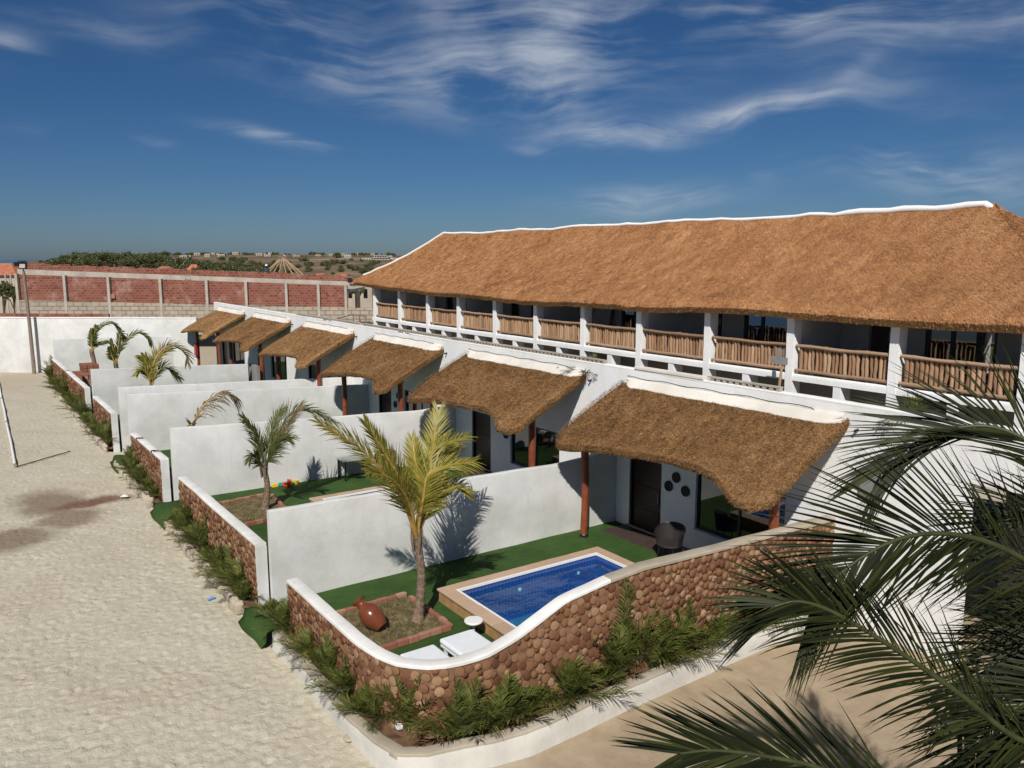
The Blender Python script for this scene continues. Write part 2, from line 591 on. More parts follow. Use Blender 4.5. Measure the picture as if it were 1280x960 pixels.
def sand_mat():
    m, nt, b = new_mat('sand', 0.95, 0.1)
    p = coord(nt)
    sep = nt.nodes.new('ShaderNodeSeparateXYZ')
    lk(nt, p, sep.inputs[0])
    big = noise(nt, p, 0.35, 5, 0.6)
    mid = noise(nt, p, 3.0, 5, 0.65)
    fine = noise(nt, p, 90, 3, 0.7)
    c = ramp(nt, mid, [(0.25, (.43, .392, .30)), (0.55, (.505, .465, .365)), (0.8, (.555, .513, .41))])
    c = mixc(nt, mth(nt, 'MULTIPLY', ramp_fac(nt, big, .42, .68), .5), c, (.46, .385, .285))
    # trodden tan earth round the corner of the plot (x > 6.5, y < 11)
    tan = mth(nt, 'MULTIPLY', ramp_fac(nt, sep.outputs['X'], 5.6, 8.2), mth(nt, 'SUBTRACT', 1.0, ramp_fac(nt, sep.outputs['Y'], 11.0, 14.0)))
    tc_ = ramp(nt, noise(nt, p, 1.4, 6, 0.7), [(0.3, (.28, .21, .135)), (0.6, (.38, .30, .205)), (0.8, (.48, .39, .285))])
    c = mixc(nt, tan, c, tc_)
    # far end beside the boundary wall is browner
    c = mixc(nt, mth(nt, 'MULTIPLY', ramp_fac(nt, sep.outputs['Y'], 55, 68), 0.5), c, (.36, .285, .20))
    # wet stain: a few warped blobs
    def blob(cx, cy, rx, ry, rot):
        mp = N(nt, 'ShaderNodeMapping', vector_type='TEXTURE')
        mp.inputs['Location'].default_value = (cx, cy, 0)
        mp.inputs['Rotation'].default_value = (0, 0, rot)
        mp.inputs['Scale'].default_value = (rx, ry, 1000)
        off = N(nt, 'ShaderNodeTexNoise', Scale=1.1, Detail=5.0)
        lk(nt, p, off.inputs['Vector'])
        s1 = N(nt, 'ShaderNodeVectorMath', operation='SUBTRACT')
        lk(nt, off.outputs['Color'], s1.inputs[0])
        s1.inputs[1].default_value = (.5, .5, .5)
        s2 = N(nt, 'ShaderNodeVectorMath', operation='SCALE')
        lk(nt, s1.outputs[0], s2.inputs[0])
        s2.inputs['Scale'].default_value = 1.2
        a = N(nt, 'ShaderNodeVectorMath', operation='ADD')
        lk(nt, p, a.inputs[0])
        lk(nt, s2.outputs[0], a.inputs[1])
        lk(nt, a.outputs[0], mp.inputs['Vector'])
        l = N(nt, 'ShaderNodeVectorMath', operation='LENGTH')
        lk(nt, mp.outputs[0], l.inputs[0])
        return mth(nt, 'SUBTRACT', 1.0, ramp_fac(nt, l.outputs['Value'], 0.45, 1.15))
    st = mth(nt, 'MAXIMUM', blob(2.35, 31.2, 1.35, 2.5, 0.15), blob(3.8, 30.6, 1.2, 0.8, 0.1))
    st = mth(nt, 'MAXIMUM', st, blob(0.9, 27.6, 1.6, 1.3, 0.3))
    st = mth(nt, 'MAXIMUM', st, blob(2.6, 29.0, 1.2, 1.3, 0.3))
    c = mixc(nt, mth(nt, 'MULTIPLY', st, 0.85), c, (.215, .16, .112))
    red = blob(3.3, 30.45, 1.5, 0.62, 0.35)
    c = mixc(nt, mth(nt, 'MULTIPLY', red, 0.75), c, (.17, .075, .045))
    lk(nt, c, b.inputs['Base Color'])
    med = noise(nt, p, 11, 5, 0.7, None, 0.5)
    rg1 = mth(nt, 'ABSOLUTE', mth(nt, 'SUBTRACT', noise(nt, p, 5.5, 3, 0.55, None, 0.7), .5))
    rg2 = mth(nt, 'ABSOLUTE', mth(nt, 'SUBTRACT', noise(nt, p, 13, 3, 0.6, None, 0.5), .5))
    h = mth(nt, 'ADD', mth(nt, 'MULTIPLY', rg1, -1.9), mth(nt, 'ADD', mth(nt, 'MULTIPLY', rg2, -1.1), mth(nt, 'ADD', mth(nt, 'MULTIPLY', fine, 0.10), mth(nt, 'MULTIPLY', med, .35))))
    h = mth(nt, 'MULTIPLY', h, mth(nt, 'SUBTRACT', 1.0, mth(nt, 'MULTIPLY', tan, .75)))
    c = mixc(nt, mth(nt, 'MULTIPLY', ramp_fac(nt, noise(nt, p, 26, 2), .70, .76), .5), c, (.20, .16, .11))
    lk(nt, c, b.inputs['Base Color'])
    bump(nt, b, h, 0.48, 0.05)
    return m


M_SAND = sand_mat()


def turf_mat():
    m, nt, b = new_mat('artificial_turf', 0.85, 0.15)
    p = coord(nt)
    big = noise(nt, p, 1.1, 5, 0.6)
    brush = noise(nt, p, 3.0, 4, 0.6, (1, 4, 1))
    fine = noise(nt, p, 110, 3, 0.7)
    f = mth(nt, 'ADD', mth(nt, 'MULTIPLY', big, 0.35), mth(nt, 'ADD', mth(nt, 'MULTIPLY', fine, 0.4), mth(nt, 'MULTIPLY', brush, 0.3)))
    sp = nt.nodes.new('ShaderNodeSeparateXYZ')
    lk(nt, p, sp.inputs[0])
    wnn = nt.nodes.new('ShaderNodeTexWhiteNoise')
    wnn.noise_dimensions = '1D'
    lk(nt, mth(nt, 'FLOOR', mth(nt, 'DIVIDE', mth(nt, 'ADD', sp.outputs['Y'], .55), 1.95)), wnn.inputs['W'])
    f = mth(nt, 'ADD', f, mth(nt, 'MULTIPLY', mth(nt, 'SUBTRACT', wnn.outputs['Value'], .5), .10))
    dust = ramp_fac(nt, noise(nt, p, 0.8, 6, 0.7), .55, .80)
    f = mth(nt, 'ADD', f, mth(nt, 'MULTIPLY', dust, .10))
    lk(nt, ramp(nt, f, [(0.35, (.020, .050, .012)), (0.55, (.048, .100, .023)), (0.75, (.085, .145, .038))]), b.inputs['Base Color'])
    bump(nt, b, fine, 0.8, 0.03)
    return m


M_TURF = turf_mat()
M_SOIL = flat_mat('planter_soil', (.16, .095, .055), 0.95, 0.1, 0.45, 5, 0.8)
M_DRYGRASS_SOIL = flat_mat('bed_soil', (.16, .125, .07), 0.95, 0.1, 0.55, 7, 0.8)


def leaf_mat(name, stops, trans=0.25):
    m, nt, b = new_mat(name, 0.45, 0.4)
    p = coord(nt)
    r = island_random(nt)
    f = noise(nt, p, 4, 3)
    x = mth(nt, 'ADD', mth(nt, 'MULTIPLY', r, 0.6), mth(nt, 'MULTIPLY', f, 0.4))
    col = ramp(nt, x, stops)
    lk(nt, col, b.inputs['Base Color'])
    t = nt.nodes.new('ShaderNodeBsdfTranslucent')
    lk(nt, col, t.inputs['Color'])
    mx = nt.nodes.new('ShaderNodeMixShader')
    mx.inputs[0].default_value = trans
    lk(nt, b.outputs[0], mx.inputs[1])
    lk(nt, t.outputs[0], mx.inputs[2])
    lk(nt, mx.outputs[0], nt.nodes['Material Output'].inputs['Surface'])
    return m


M_LEAF = leaf_mat('palm_leaf_green', [(0.1, (.032, .044, .010)), (0.5, (.078, .094, .020)), (0.9, (.16, .165, .042))])
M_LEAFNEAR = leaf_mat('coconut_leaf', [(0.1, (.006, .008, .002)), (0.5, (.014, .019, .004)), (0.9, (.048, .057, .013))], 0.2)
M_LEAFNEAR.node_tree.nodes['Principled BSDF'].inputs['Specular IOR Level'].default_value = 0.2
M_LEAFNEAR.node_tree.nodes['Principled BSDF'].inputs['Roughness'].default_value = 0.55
M_LEAFY = leaf_mat('palm_leaf_yellow', [(0.1, (.13, .14, .022)), (0.5, (.28, .255, .040)), (0.9, (.46, .38, .085))], 0.3)
M_LEAFDRY = leaf_mat('palm_leaf_dry', [(0.1, (.09, .06, .03)), (0.5, (.18, .12, .06)), (0.9, (.20, .19, .08))], 0.2)
M_SHRUB = leaf_mat('areca_leaf', [(0.05, (.035, .052, .012)), (0.40, (.09, .118, .026)), (0.70, (.17, .185, .042)), (0.9, (.30, .25, .075)), (1.0, (.26, .15, .07))], 0.25)
M_TREELEAF = leaf_mat('tree_leaf', [(0.1, (.06, .07, .026)), (0.5, (.105, .12, .042)), (0.9, (.16, .17, .07))], 0.2)
M_STALK = flat_mat('palm_stalk', (.38, .24, .055), 0.5, 0.4, 0.3, 8)
M_STALKG = flat_mat('green_stalk', (.045, .052, .016), 0.5, 0.4, 0.3, 8)
M_TRUNK = flat_mat('palm_trunk_bark', (.20, .145, .10), 0.9, 0.15, 0.4, 14, 0.8)
M_BARK = flat_mat('tree_bark', (.10, .075, .055), 0.9, 0.15, 0.3, 5, 0.5)
M_GRASSDRY = leaf_mat('dry_grass', [(0.1, (.05, .065, .018)), (0.5, (.15, .13, .045)), (0.9, (.30, .24, .11))], 0.2)
M_TERRA = flat_mat('glazed_terracotta', (.165, .048, .022), 0.22, 0.5, 0.15, 4)
M_REDBRICK = pole_mat('bed_brick', [(0.1, (.20, .075, .045)), (0.5, (.30, .125, .08)), (0.9, (.42, .27, .20))])
M_STONECOP = pole_mat('pool_coping_stone', [(0.1, (.40, .275, .19)), (0.5, (.45, .315, .22)), (0.9, (.50, .36, .26))])
M_POOLSIDE = flat_mat('pool_side_stone', (.36, .22, .095), 0.8, 0.2, 0.25, 4, 0.4)
M_WHITE = flat_mat('white_fabric', (.70, .73, .76), 0.85, 0.1, 0.04, 5, 0.2)
M_WHITEPL = flat_mat('white_plastic', (.78, .78, .76), 0.4, 0.4, 0.04, 5)
M_WICKER = flat_mat('dark_wicker', (.030, .026, .024), 0.6, 0.3, 0.3, 40, 0.6)
M_WICKER2 = flat_mat('brown_wicker', (.20, .135, .085), 0.6, 0.3, 0.3, 40, 0.6)
M_BLACK = flat_mat('black_metal', (.012, .012, .013), 0.4, 0.4, 0.1, 5)
M_DARKTILE = flat_mat('terrace_tile', (.060, .040, .034), 0.5, 0.35, 0.2, 3)
M_REDPAINT = flat_mat('red_paint', (.30, .02, .02), 0.4, 0.4, 0.15, 5)
M_ROOFTILE = flat_mat('clay_roof_tile', (.40, .15, .08), 0.8, 0.2, 0.25, 2.5, 0.3)
M_FARWHITE = flat_mat('far_house_paint', (.42, .39, .35), 0.9, 0.1, 0.15, 0.4)
M_FARCREAM = flat_mat('far_house_cream', (.40, .34, .27), 0.9, 0.1, 0.2, 0.4)
M_TIMBER = flat_mat('fresh_timber', (.42, .29, .17), 0.8, 0.2, 0.2, 2)
M_GREYWOOD = flat_mat('grey_pole_wood', (.22, .18, .145), 0.85, 0.2, 0.25, 8, 0.5)
M_ROPE = flat_mat('dark_rope', (.07, .05, .035), 0.9, 0.1, 0.2, 8)


def tile_mat():
    m, nt, b = new_mat('blue_pool_mosaic', 0.25, 0.5)
    p = coord(nt)
    sep = nt.nodes.new('ShaderNodeSeparateXYZ')
    lk(nt, p, sep.inputs[0])
    br = nt.nodes.new('ShaderNodeTexBrick')
    br.offset = 0.0
    br.inputs['Scale'].default_value = 1.0
    br.inputs['Brick Width'].default_value = 0.10
    br.inputs['Row Height'].default_value = 0.10
    br.inputs['Mortar Size'].default_value = 0.006
    br.inputs['Color1'].default_value = rgba((.030, .075, .27))
    br.inputs['Color2'].default_value = rgba((.040, .095, .32))
    br.inputs['Mortar'].default_value = rgba((.09, .15, .38))
    cv = nt.nodes.new('ShaderNodeCombineXYZ')
    lk(nt, mth(nt, 'ADD', sep.outputs['X'], mth(nt, 'MULTIPLY', sep.outputs['Y'], 1.0)), cv.inputs[0])
    lk(nt, mth(nt, 'ADD', mth(nt, 'MULTIPLY', sep.outputs['Z'], 1.0), mth(nt, 'MULTIPLY', sep.outputs['Y'], 1.0)), cv.inputs[1])
    lk(nt, cv.outputs[0], br.inputs['Vector'])
    lk(nt, br.outputs['Color'], b.inputs['Base Color'])
    return m


M_TILE = tile_mat()
M_TILE2 = flat_mat('pool_floor_water_tint', (.055, .19, .34), .4, .4, .15, 6)  # same tile as the walls; teal of the deeper water painted into the colour


def water_mat():
    m, nt, b = new_mat('pool_water', 0.03, 0.5)
    nt.nodes.remove(b)
    p = coord(nt)
    bp = N(nt, 'ShaderNodeBump', Strength=0.30)
    bp.inputs['Distance'].default_value = 0.05
    lk(nt, noise(nt, p, 4, 3, 0.5, None, 0.8), bp.inputs['Height'])
    gl = N(nt, 'ShaderNodeBsdfGlossy', Roughness=0.10)
    lk(nt, bp.outputs[0], gl.inputs['Normal'])
    tr = nt.nodes.new('ShaderNodeBsdfTransparent')
    tr.inputs['Color'].default_value = (0.50, 0.86, 0.94, 1)
    fr = N(nt, 'ShaderNodeFresnel', IOR=1.33)
    mx = nt.nodes.new('ShaderNodeMixShader')
    lk(nt, fr.outputs[0], mx.inputs[0])
    lk(nt, tr.outputs[0], mx.inputs[1])
    lk(nt, gl.outputs[0], mx.inputs[2])
    lk(nt, mx.outputs[0], nt.nodes['Material Output'].inputs['Surface'])
    return m


M_WATER = water_mat()


def sea_mat():
    m, nt, b = new_mat('sea_water', 0.15, 0.4)
    b.inputs['Base Color'].default_value = (0.03, 0.07, 0.13, 1)
    p = coord(nt)
    bump(nt, b, noise(nt, p, 0.3, 4, 0.6), 0.3, 0.5)
    return m


def brickwall_mat():
    m, nt, b = new_mat('hollow_red_brick', 0.9, 0.1)
    uv = coord(nt, 'uv')
    br = nt.nodes.new('ShaderNodeTexBrick')
    br.inputs['Scale'].default_value = 1.0
    br.inputs['Brick Width'].default_value = 0.44
    br.inputs['Row Height'].default_value = 0.23
    br.inputs['Mortar Size'].default_value = 0.026
    br.inputs['Mortar Smooth'].default_value = 0.3
    br.inputs['Color1'].default_value = rgba((.17, .048, .034))
    br.inputs['Color2'].default_value = rgba((.255, .095, .06))
    br.inputs['Mortar'].default_value = rgba((.24, .15, .12))
    lk(nt, uv, br.inputs['Vector'])
    p = coord(nt)
    c = mixc(nt, mth(nt, 'MULTIPLY', ramp_fac(nt, noise(nt, p, 0.7, 5, 0.7), .5, .75), 0.7), br.outputs['Color'], (.43, .30, .25))
    c = mixc(nt, mth(nt, 'MULTIPLY', ramp_fac(nt, noise(nt, p, 1.6, 5, 0.7), .62, .72), 0.8), c, (.09, .03, .025))
    lk(nt, c, b.inputs['Base Color'])
    return m


def block_mat():
    m, nt, b = new_mat('grey_block_wall', 0.9, 0.1)
    uv = coord(nt, 'uv')
    br = nt.nodes.new('ShaderNodeTexBrick')
    br.inputs['Scale'].default_value = 1.0
    br.inputs['Brick Width'].default_value = 0.8
    br.inputs['Row Height'].default_value = 0.4
    br.inputs['Mortar Size'].default_value = 0.05
    br.inputs['Color1'].default_value = rgba((.40, .34, .27))
    br.inputs['Color2'].default_value = rgba((.32, .27, .21))
    br.inputs['Mortar'].default_value = rgba((.20, .165, .13))
    lk(nt, uv, br.inputs['Vector'])
    p = coord(nt)
    c = mixc(nt, mth(nt, 'MULTIPLY', ramp_fac(nt, noise(nt, p, 1.2, 5, 0.7), .45, .7), 0.6), br.outputs['Color'], (.42, .37, .31))
    lk(nt, c, b.inputs['Base Color'])
    return m


M_BRICKWALL = brickwall_mat()
M_BLOCKWALL = block_mat()


def terrain_mat():
    m, nt, b = new_mat('far_ground', 0.95, 0.1)
    p = coord(nt)
    a = noise(nt, p, 0.012, 6, 0.65)
    c_ = noise(nt, p, 0.05, 5, 0.7)
    c = ramp(nt, mth(nt, 'ADD', mth(nt, 'MULTIPLY', a, .6), mth(nt, 'MULTIPLY', c_, .4)),
             [(0.35, (.05, .055, .028)), (0.48, (.13, .10, .06)), (0.58, (.24, .17, .11)), (0.7, (.30, .23, .16))])
    lk(nt, c, b.inputs['Base Color'])
    return m


M_TERRAIN = terrain_mat()

# ---------------------------------------------------------------- generic builders
def jit(p, s=1.0, a=0.01):
    v = mnoise.noise_vector(Vector((p[0] * s, p[1] * s, p[2] * s)))
    return (v.x * a, v.y * a, v.z * a)


def sweep_wall(mb, path, half, z0, z1, bev=0.03, step=0.35, wob=0.012, mi=0, close=True):
    """plastered wall along a plan polyline; path = [(x, y)], z0/z1 numbers or functions of arc fraction"""
    path = np.array(path, float)
    seg = np.linalg.norm(np.diff(path, axis=0), axis=1)
    L = np.concatenate([[0], np.cumsum(seg)])
    n = max(2, int(L[-1] / step) + 1)
    ss = np.unique(np.concatenate([np.linspace(0, L[-1], n), L[1:-1]]))
    X = np.interp(ss, L, path[:, 0])
    Y = np.interp(ss, L, path[:, 1])
    T = np.stack([np.gradient(X, ss), np.gradient(Y, ss)], 1)
    T /= np.linalg.norm(T, axis=1)[:, None]
    Nn = np.stack([-T[:, 1], T[:, 0]], 1)
    hl, hr = half if isinstance(half, tuple) else (half, half)
    rows = []
    for i, s in enumerate(ss):
        f = s / L[-1]
        a = z0(f) if callable(z0) else z0
        b = z1(f) if callable(z1) else z1
        mid = (a + b) / 2
        prof = [(-hr, a), (-hr, mid), (-hr, b - bev), (-hr + bev * .3, b - bev * .3), (-hr + bev, b), (hl - bev, b), (hl - bev * .3, b - bev * .3),
                (hl, b - bev), (hl, mid), (hl, a)]
        r = []
        for o, z in prof:
            p = (X[i] + Nn[i, 0] * o, Y[i] + Nn[i, 1] * o, z)
            j = jit(p, 0.9, wob)
            j2 = jit(p, 3.0, wob * .35)
            r.append((p[0] + j[0] + j2[0], p[1] + j[1] + j2[1], p[2] + (j[2] + j2[2] if z > a else 0)))
        rows.append(r)
    P = np.array(rows)
    mb.grid(P, mi)
    if close:
        a, k = P.shape[:2]
        n0 = mb.n - a * k
        for f in (tuple(n0 + q for q in range(k)), tuple(n0 + (a - 1) * k + q for q in reversed(range(k)))):
            mb.F.append(f)
            mb.M.append(mi)
    return ss, np.stack([X, Y], 1), Nn


def pl(xs, ys):
    return lambda f: float(np.interp(f, xs, ys))


def leaf_strips(base, direc, normal, length, width, droop, nseg=3):
    """vectorised leaflets. base, direc, normal: (n,3); length, width, droop: (n,)"""
    n = len(base)
    side = np.cross(direc, normal)
    side /= np.linalg.norm(side, axis=1)[:, None] + 1e-9
    ts = np.linspace(0, 1, nseg + 1)
    wp = np.interp(ts, [0, .15, .5, .85, 1], [.45, .95, .9, .4, .05])
    V = np.zeros((n, (nseg + 1) * 2, 3))
    for k, t in enumerate(ts):
        c = base + direc * (length * t)[:, None]
        c[:, 2] -= droop * length * t ** 2
        V[:, 2 * k] = c - side * (width * wp[k] / 2)[:, None]
        V[:, 2 * k + 1] = c + side * (width * wp[k] / 2)[:, None]
    F1 = np.array([[2 * k, 2 * k + 1, 2 * k + 3, 2 * k + 2] for k in range(nseg)])
    F = (F1[None] + (np.arange(n) * (nseg + 1) * 2)[:, None, None]).reshape(-1, 4)
    return V.reshape(-1, 3), F


def bez(pts, n):
    """smooth curve through points (Catmull-Rom)"""
    P = np.array(pts, float)
    P = np.concatenate([[2 * P[0] - P[1]], P, [2 * P[-1] - P[-2]]])
    out = []
    m = len(P) - 3
    for t in np.linspace(0, m - 1e-6, n):
        i = int(t)
        u = t - i
        a, b, c, d = P[i:i + 4]
        out.append(.5 * ((2 * b) + (-a + c) * u + (2 * a - 5 * b + 4 * c - d) * u * u + (-a + 3 * b - 3 * c + d) * u ** 3))
    return np.array(out)


def frond_arrays(R, L0, pairs, width, rng, sweep=0.9, droop=0.35, lift=0.25, start=0.16, updir=(0, 0, 1), prof=((0, .16, .4, .75, 1), (.3, .55, 1, .8, .35)), nseg=3, jitter=.12):
    """leaflets along a rachis R (n,3). returns V, F"""
    n = len(R)
    T = np.gradient(R, axis=0)
    T /= np.linalg.norm(T, axis=1)[:, None]
    bs, ds, ns, ls, ws, dr = [], [], [], [], [], []
    for sgn in (-1, 1):
        for i in range(pairs):
            f = start + (1 - start) * (i + rng.uniform(-.3, .3)) / (pairs - 1)
            f = min(max(f, 0), 1)
            x = f * (n - 1)
            k = min(int(x), n - 2)
            p = R[k] + (R[k + 1] - R[k]) * (x - k)
            t = T[k]
            up = np.array(updir, float)
            sd = np.cross(t, up)
            sd /= np.linalg.norm(sd) + 1e-9
            nn = np.cross(sd, t)
            a = sweep * (1 - .45 * f) + rng.normal(0, jitter * .6)
            d = t * math.cos(a) + sgn * sd * math.sin(a) + nn * (lift + rng.normal(0, jitter))
            d /= np.linalg.norm(d)
            bs.append(p)
            ds.append(d)
            ns.append(nn)
            ls.append(L0 * np.interp(f, prof[0], prof[1]) * rng.uniform(.85, 1.1))
            ws.append(width * rng.uniform(.8, 1.15))
            dr.append(droop * rng.uniform(.5, 1.5))
    return leaf_strips(np.array(bs), np.array(ds), np.array(ns), np.array(ls), np.array(ws), np.array(dr), nseg)


def add_quads(mb, V, F, mi=0):
    mb.add(V, [tuple(f) for f in F.tolist()], mi)

# ================================================================ SETTING
# ---- far terrain: one sheet to the horizon (camera-polar grid), sea beyond
def terrain_h(x, y):
    d = x * FW[0] / math.cos(PT) + y * FW[1] / math.cos(PT)
    l = x * RT[0] + y * RT[1]
    u = 640 + FPX * l / np.maximum(d, 1)
    hill = np.interp(d, [0, 85, 130, 260, 450, 700, 950, 1300, 2500], [-1.6, -1.6, 0.2, 1.0, 3.0, 9.5, 13.0, 12.0, 6.0])
    side = 1 / (1 + np.exp(-(u - 60) / 22.0))
    flat = np.interp(d, [0, 85, 120, 160, 320, 420, 9000], [-1.6, -1.6, 0.1, 0, -0.4, -3, -8])
    wav = 0.9 * np.sin(x * .013 + 1.3) * np.cos(y * .011) * np.clip((d - 200) / 500, 0, 1)
    return hill * side + flat * (1 - side) + wav * side


dist = np.concatenate([[-60, -20, 0, 3, 20, 40, 60, 75, 90], np.geomspace(105, 4500, 70)])
lat = np.linspace(-1.25, 1.25, 150)
G = np.zeros((len(dist), len(lat), 3))
for i, d in enumerate(dist):
    l = lat * max(d, 60) * 1.05
    G[i, :, 0] = d * math.sin(TH) + l * RT[0]
    G[i, :, 1] = d * math.cos(TH) + l * RT[1]
G[..., 2] = terrain_h(G[..., 0], G[..., 1])
mb = MB()
mb.grid(G, flip=True)
tag(mb.build('ground', M_TERRAIN, smooth=True), kind='structure')
mb = MB()
mb.grid(np.array([[(-9000, 60, -1.6), (-9000, 14000, -1.6)], [(14000, 60, -1.6), (14000, 14000, -1.6)]], float), flip=True)
tag(mb.build('sea', sea_mat()), kind='structure')

# ---- sand with trodden relief
xs = np.concatenate([np.arange(-30, -14, 2.0), np.arange(-14, -1, .6), np.arange(-1, 5.7, .05), np.arange(5.7, 17, .12), np.arange(17, 40, 1.0), np.arange(40, 90, 4.0)])
ys = np.concatenate([np.arange(-6, 6, .6), np.arange(6, 9.5, .14), np.arange(9.5, 30, .055), np.arange(30, 46, .10), np.arange(46, 76, .3), np.arange(76, 125, 2.0)])
XX, YY = np.meshgrid(xs, ys, indexing='ij')
ZZ = np.zeros_like(XX)
rs = np.random.default_rng(11)


def dimple(cx, cy, rx, ry, rot, dep):
    R = max(rx, ry) * 1.9
    i0, i1 = np.searchsorted(xs, [cx - R, cx + R])
    j0, j1 = np.searchsorted(ys, [cy - R, cy + R])
    if i1 - i0 < 2 or j1 - j0 < 2:
        return
    dx = XX[i0:i1, j0:j1] - cx
    dy = YY[i0:i1, j0:j1] - cy
    a = (dx * math.cos(rot) + dy * math.sin(rot)) / rx
    b = (-dx * math.sin(rot) + dy * math.cos(rot)) / ry
    q = np.sqrt(a * a + b * b)
    ZZ[i0:i1, j0:j1] += dep * (-np.exp(-(q * 1.25) ** 4) + .55 * np.exp(-((q - 1.25) / .28) ** 2))


for k in range(15000):
    y = 8 + 48 * rs.random() ** 1.5
    x = rs.uniform(-.8, 5.2)
    s = rs.uniform(.045, .105)
    dimple(x, y, s * rs.uniform(.8, 1.15), s * rs.uniform(1.0, 1.9), rs.uniform(-1.2, 1.2), rs.uniform(.004, .014))
for k in range(260):
    x, y = rs.uniform(5.6, 16), rs.uniform(3, 10)
    s = rs.uniform(.08, .2)
    dimple(x, y, s, s * 1.5, rs.uniform(0, 3), rs.uniform(.003, .010))
for f, a in ((0.5, .03), (1.3, .012), (3.0, .006)):
    ph = rs.uniform(0, 6, 4)
    ZZ += a * (np.sin(XX * f * 2.1 + ph[0] + 1.6 * np.sin(YY * f * .9 + ph[1])) * np.cos(YY * f * 1.7 + ph[2] + 1.3 * np.sin(XX * f * 1.1 + ph[3])))
ZZ *= np.clip((8.0 - XX) / 3.0, .35, 1)
ZZ = np.where((YY > 60), ZZ * .5, ZZ)
ZZ -= np.clip((-14 - XX) / 12, 0, 1.4) * 1.5
lots = (XX > 5.75) & (YY > 11.3)
ZZ[lots] = -.03
idx = np.arange(XX.size).reshape(XX.shape)
F = np.stack([idx[:-1, :-1], idx[1:, :-1], idx[1:, 1:], idx[:-1, 1:]], -1)
keep = ~((XX[:-1, :-1] > 6.0) & (XX[1:, 1:] < 16.3) & (YY[:-1, :-1] > 11.6) & (YY[1:, 1:] < 62))
F = F[keep]
o = link_mesh('sand', tri_mesh('sand', np.stack([XX, YY, ZZ], -1).reshape(-1, 3), F, M_SAND, smooth=True))
tag(o, kind='structure')

# ---- garden lawns, planter soil, terraces
XW = 16.4                       # facade plane of the villas
WALL_Y = [18.15, 28.1, 36.1, 37.9, 45.9, 63.4]     # dividing walls
lots = [(11.05, 18.05), (18.25, 28.0), (28.2, 36.0), (38.0, 45.8), (46.0, 63.3)]
POOL1 = (8.9, 12.75, 13.88, 15.98)
POOL2 = (9.15, 19.6, 13.9, 24.9)


def lawn(x0, y0, x1, y1, hole=None):
    mb = MB()

    def patch(a, b, c, d):
        nx, ny = max(2, int((c - a) / .25) + 1), max(2, int((d - b) / .25) + 1)
        P = np.zeros((nx, ny, 3))
        P[..., 0] = np.linspace(a, c, nx)[:, None]
        P[..., 1] = np.linspace(b, d, ny)[None]
        P[..., 2] = .3 + .006 * np.sin(P[..., 0] * 3.1) * np.cos(P[..., 1] * 2.3)
        mb.grid(P)
    if hole:
        hx0, hy0, hx1, hy1 = hole
        patch(x0, y0, hx0, y1)
        patch(hx1, y0, x1, y1)
        patch(hx0, y0, hx1, hy0)
        patch(hx0, hy1, hx1, y1)
    else:
        patch(x0, y0, x1, y1)
    if y0 < 12:                        # keep inside the curved corner wall
        nv = np.concatenate(mb.V)
        keep = []
        for f in mb.F:
            c = nv[list(f)].mean(0)
            ok = c[1] > np.interp(c[0], [7.05, 16.4], [11.15, 10.7])
            if c[0] < 7.05 and c[1] < 12.6:
                ok = math.hypot(c[0] - 7.05, c[1] - 12.6) < 1.42
            if ok:
                keep.append(f)
        mb.F = keep
        mb.M = [0] * len(keep)
    o = mb.build('artificial_lawn', M_TURF)
    tag(o, kind='structure')


holes = [POOL1, POOL2, None, None, None]
for (y0, y1), h in zip(lots, holes):
    hh = (h[0] + .1, h[1] + .1, h[2] - .1, h[3] - .1) if h else None
    lawn(5.66, y0, XW, y1, hh)
mb = MB()
for (y0, y1) in ((12.0, 17.6), (19.6, 26.6), (28.9, 35.0), (38.3, 44.2), (46.6, 53.2), (55.2, 61.7)):
    mb.box(15.45, y0, .1, XW, y1, .325)
tag(mb.build('terrace_paving', M_DARKTILE, bevel=.01), kind='structure')

# planter soil beds between kerb and log walls
mb = MB()


def soil_strip(inner, outer, z=.24):
    P = np.zeros((len(inner), 5, 3))
    for i, (a, b) in enumerate(zip(inner, outer)):
        for j in range(5):
            t = j / 4
            P[i, j, :2] = np.array(a) * (1 - t) + np.array(b) * t
            P[i, j, 2] = z + .05 * math.sin(i * 1.7 + j * 2.1) + rs.uniform(-.03, .03)
    mb.grid(P)
    mb.grid(P, flip=True) if False else None


KERB1 = [(5.20, 16.45), (5.20, 15.0), (5.19, 13.5), (5.18, 12.3), (5.24, 11.5), (5.37, 10.97), (5.72, 10.70), (6.15, 10.58), (6.8, 10.37), (7.4, 10.27), (8.4, 10.29), (9.3, 10.33),
         (10.5, 10.38), (12.0, 10.44), (14, 10.48), (16.36, 10.50)]
LOGW1 = [(5.6, 16.42), (5.6, 15.0), (5.6, 13.8), (5.61, 12.9), (5.66, 12.35), (5.82, 11.80), (6.1, 11.38), (6.5, 11.14), (7.05, 11.04), (8.2, 11.01), (9.6, 10.96), (11, 10.91),
         (12.2, 10.88), (14, 10.81), (15.2, 10.76), (16.38, 10.69)]
soil_strip([(a[0] + .02, a[1]) for a in LOGW1], KERB1, .34)
for (ya, yb) in ((18.3, 25.9), (28.3, 33.7), (38.1, 43.3), (44.4, 62.0)):
    yy = np.linspace(ya, yb, 14)
    soil_strip([(5.5, y) for y in yy], [(5.05, y) for y in yy], .22)
tag(mb.build('planter_soil', M_SOIL, smooth=True), kind='structure')

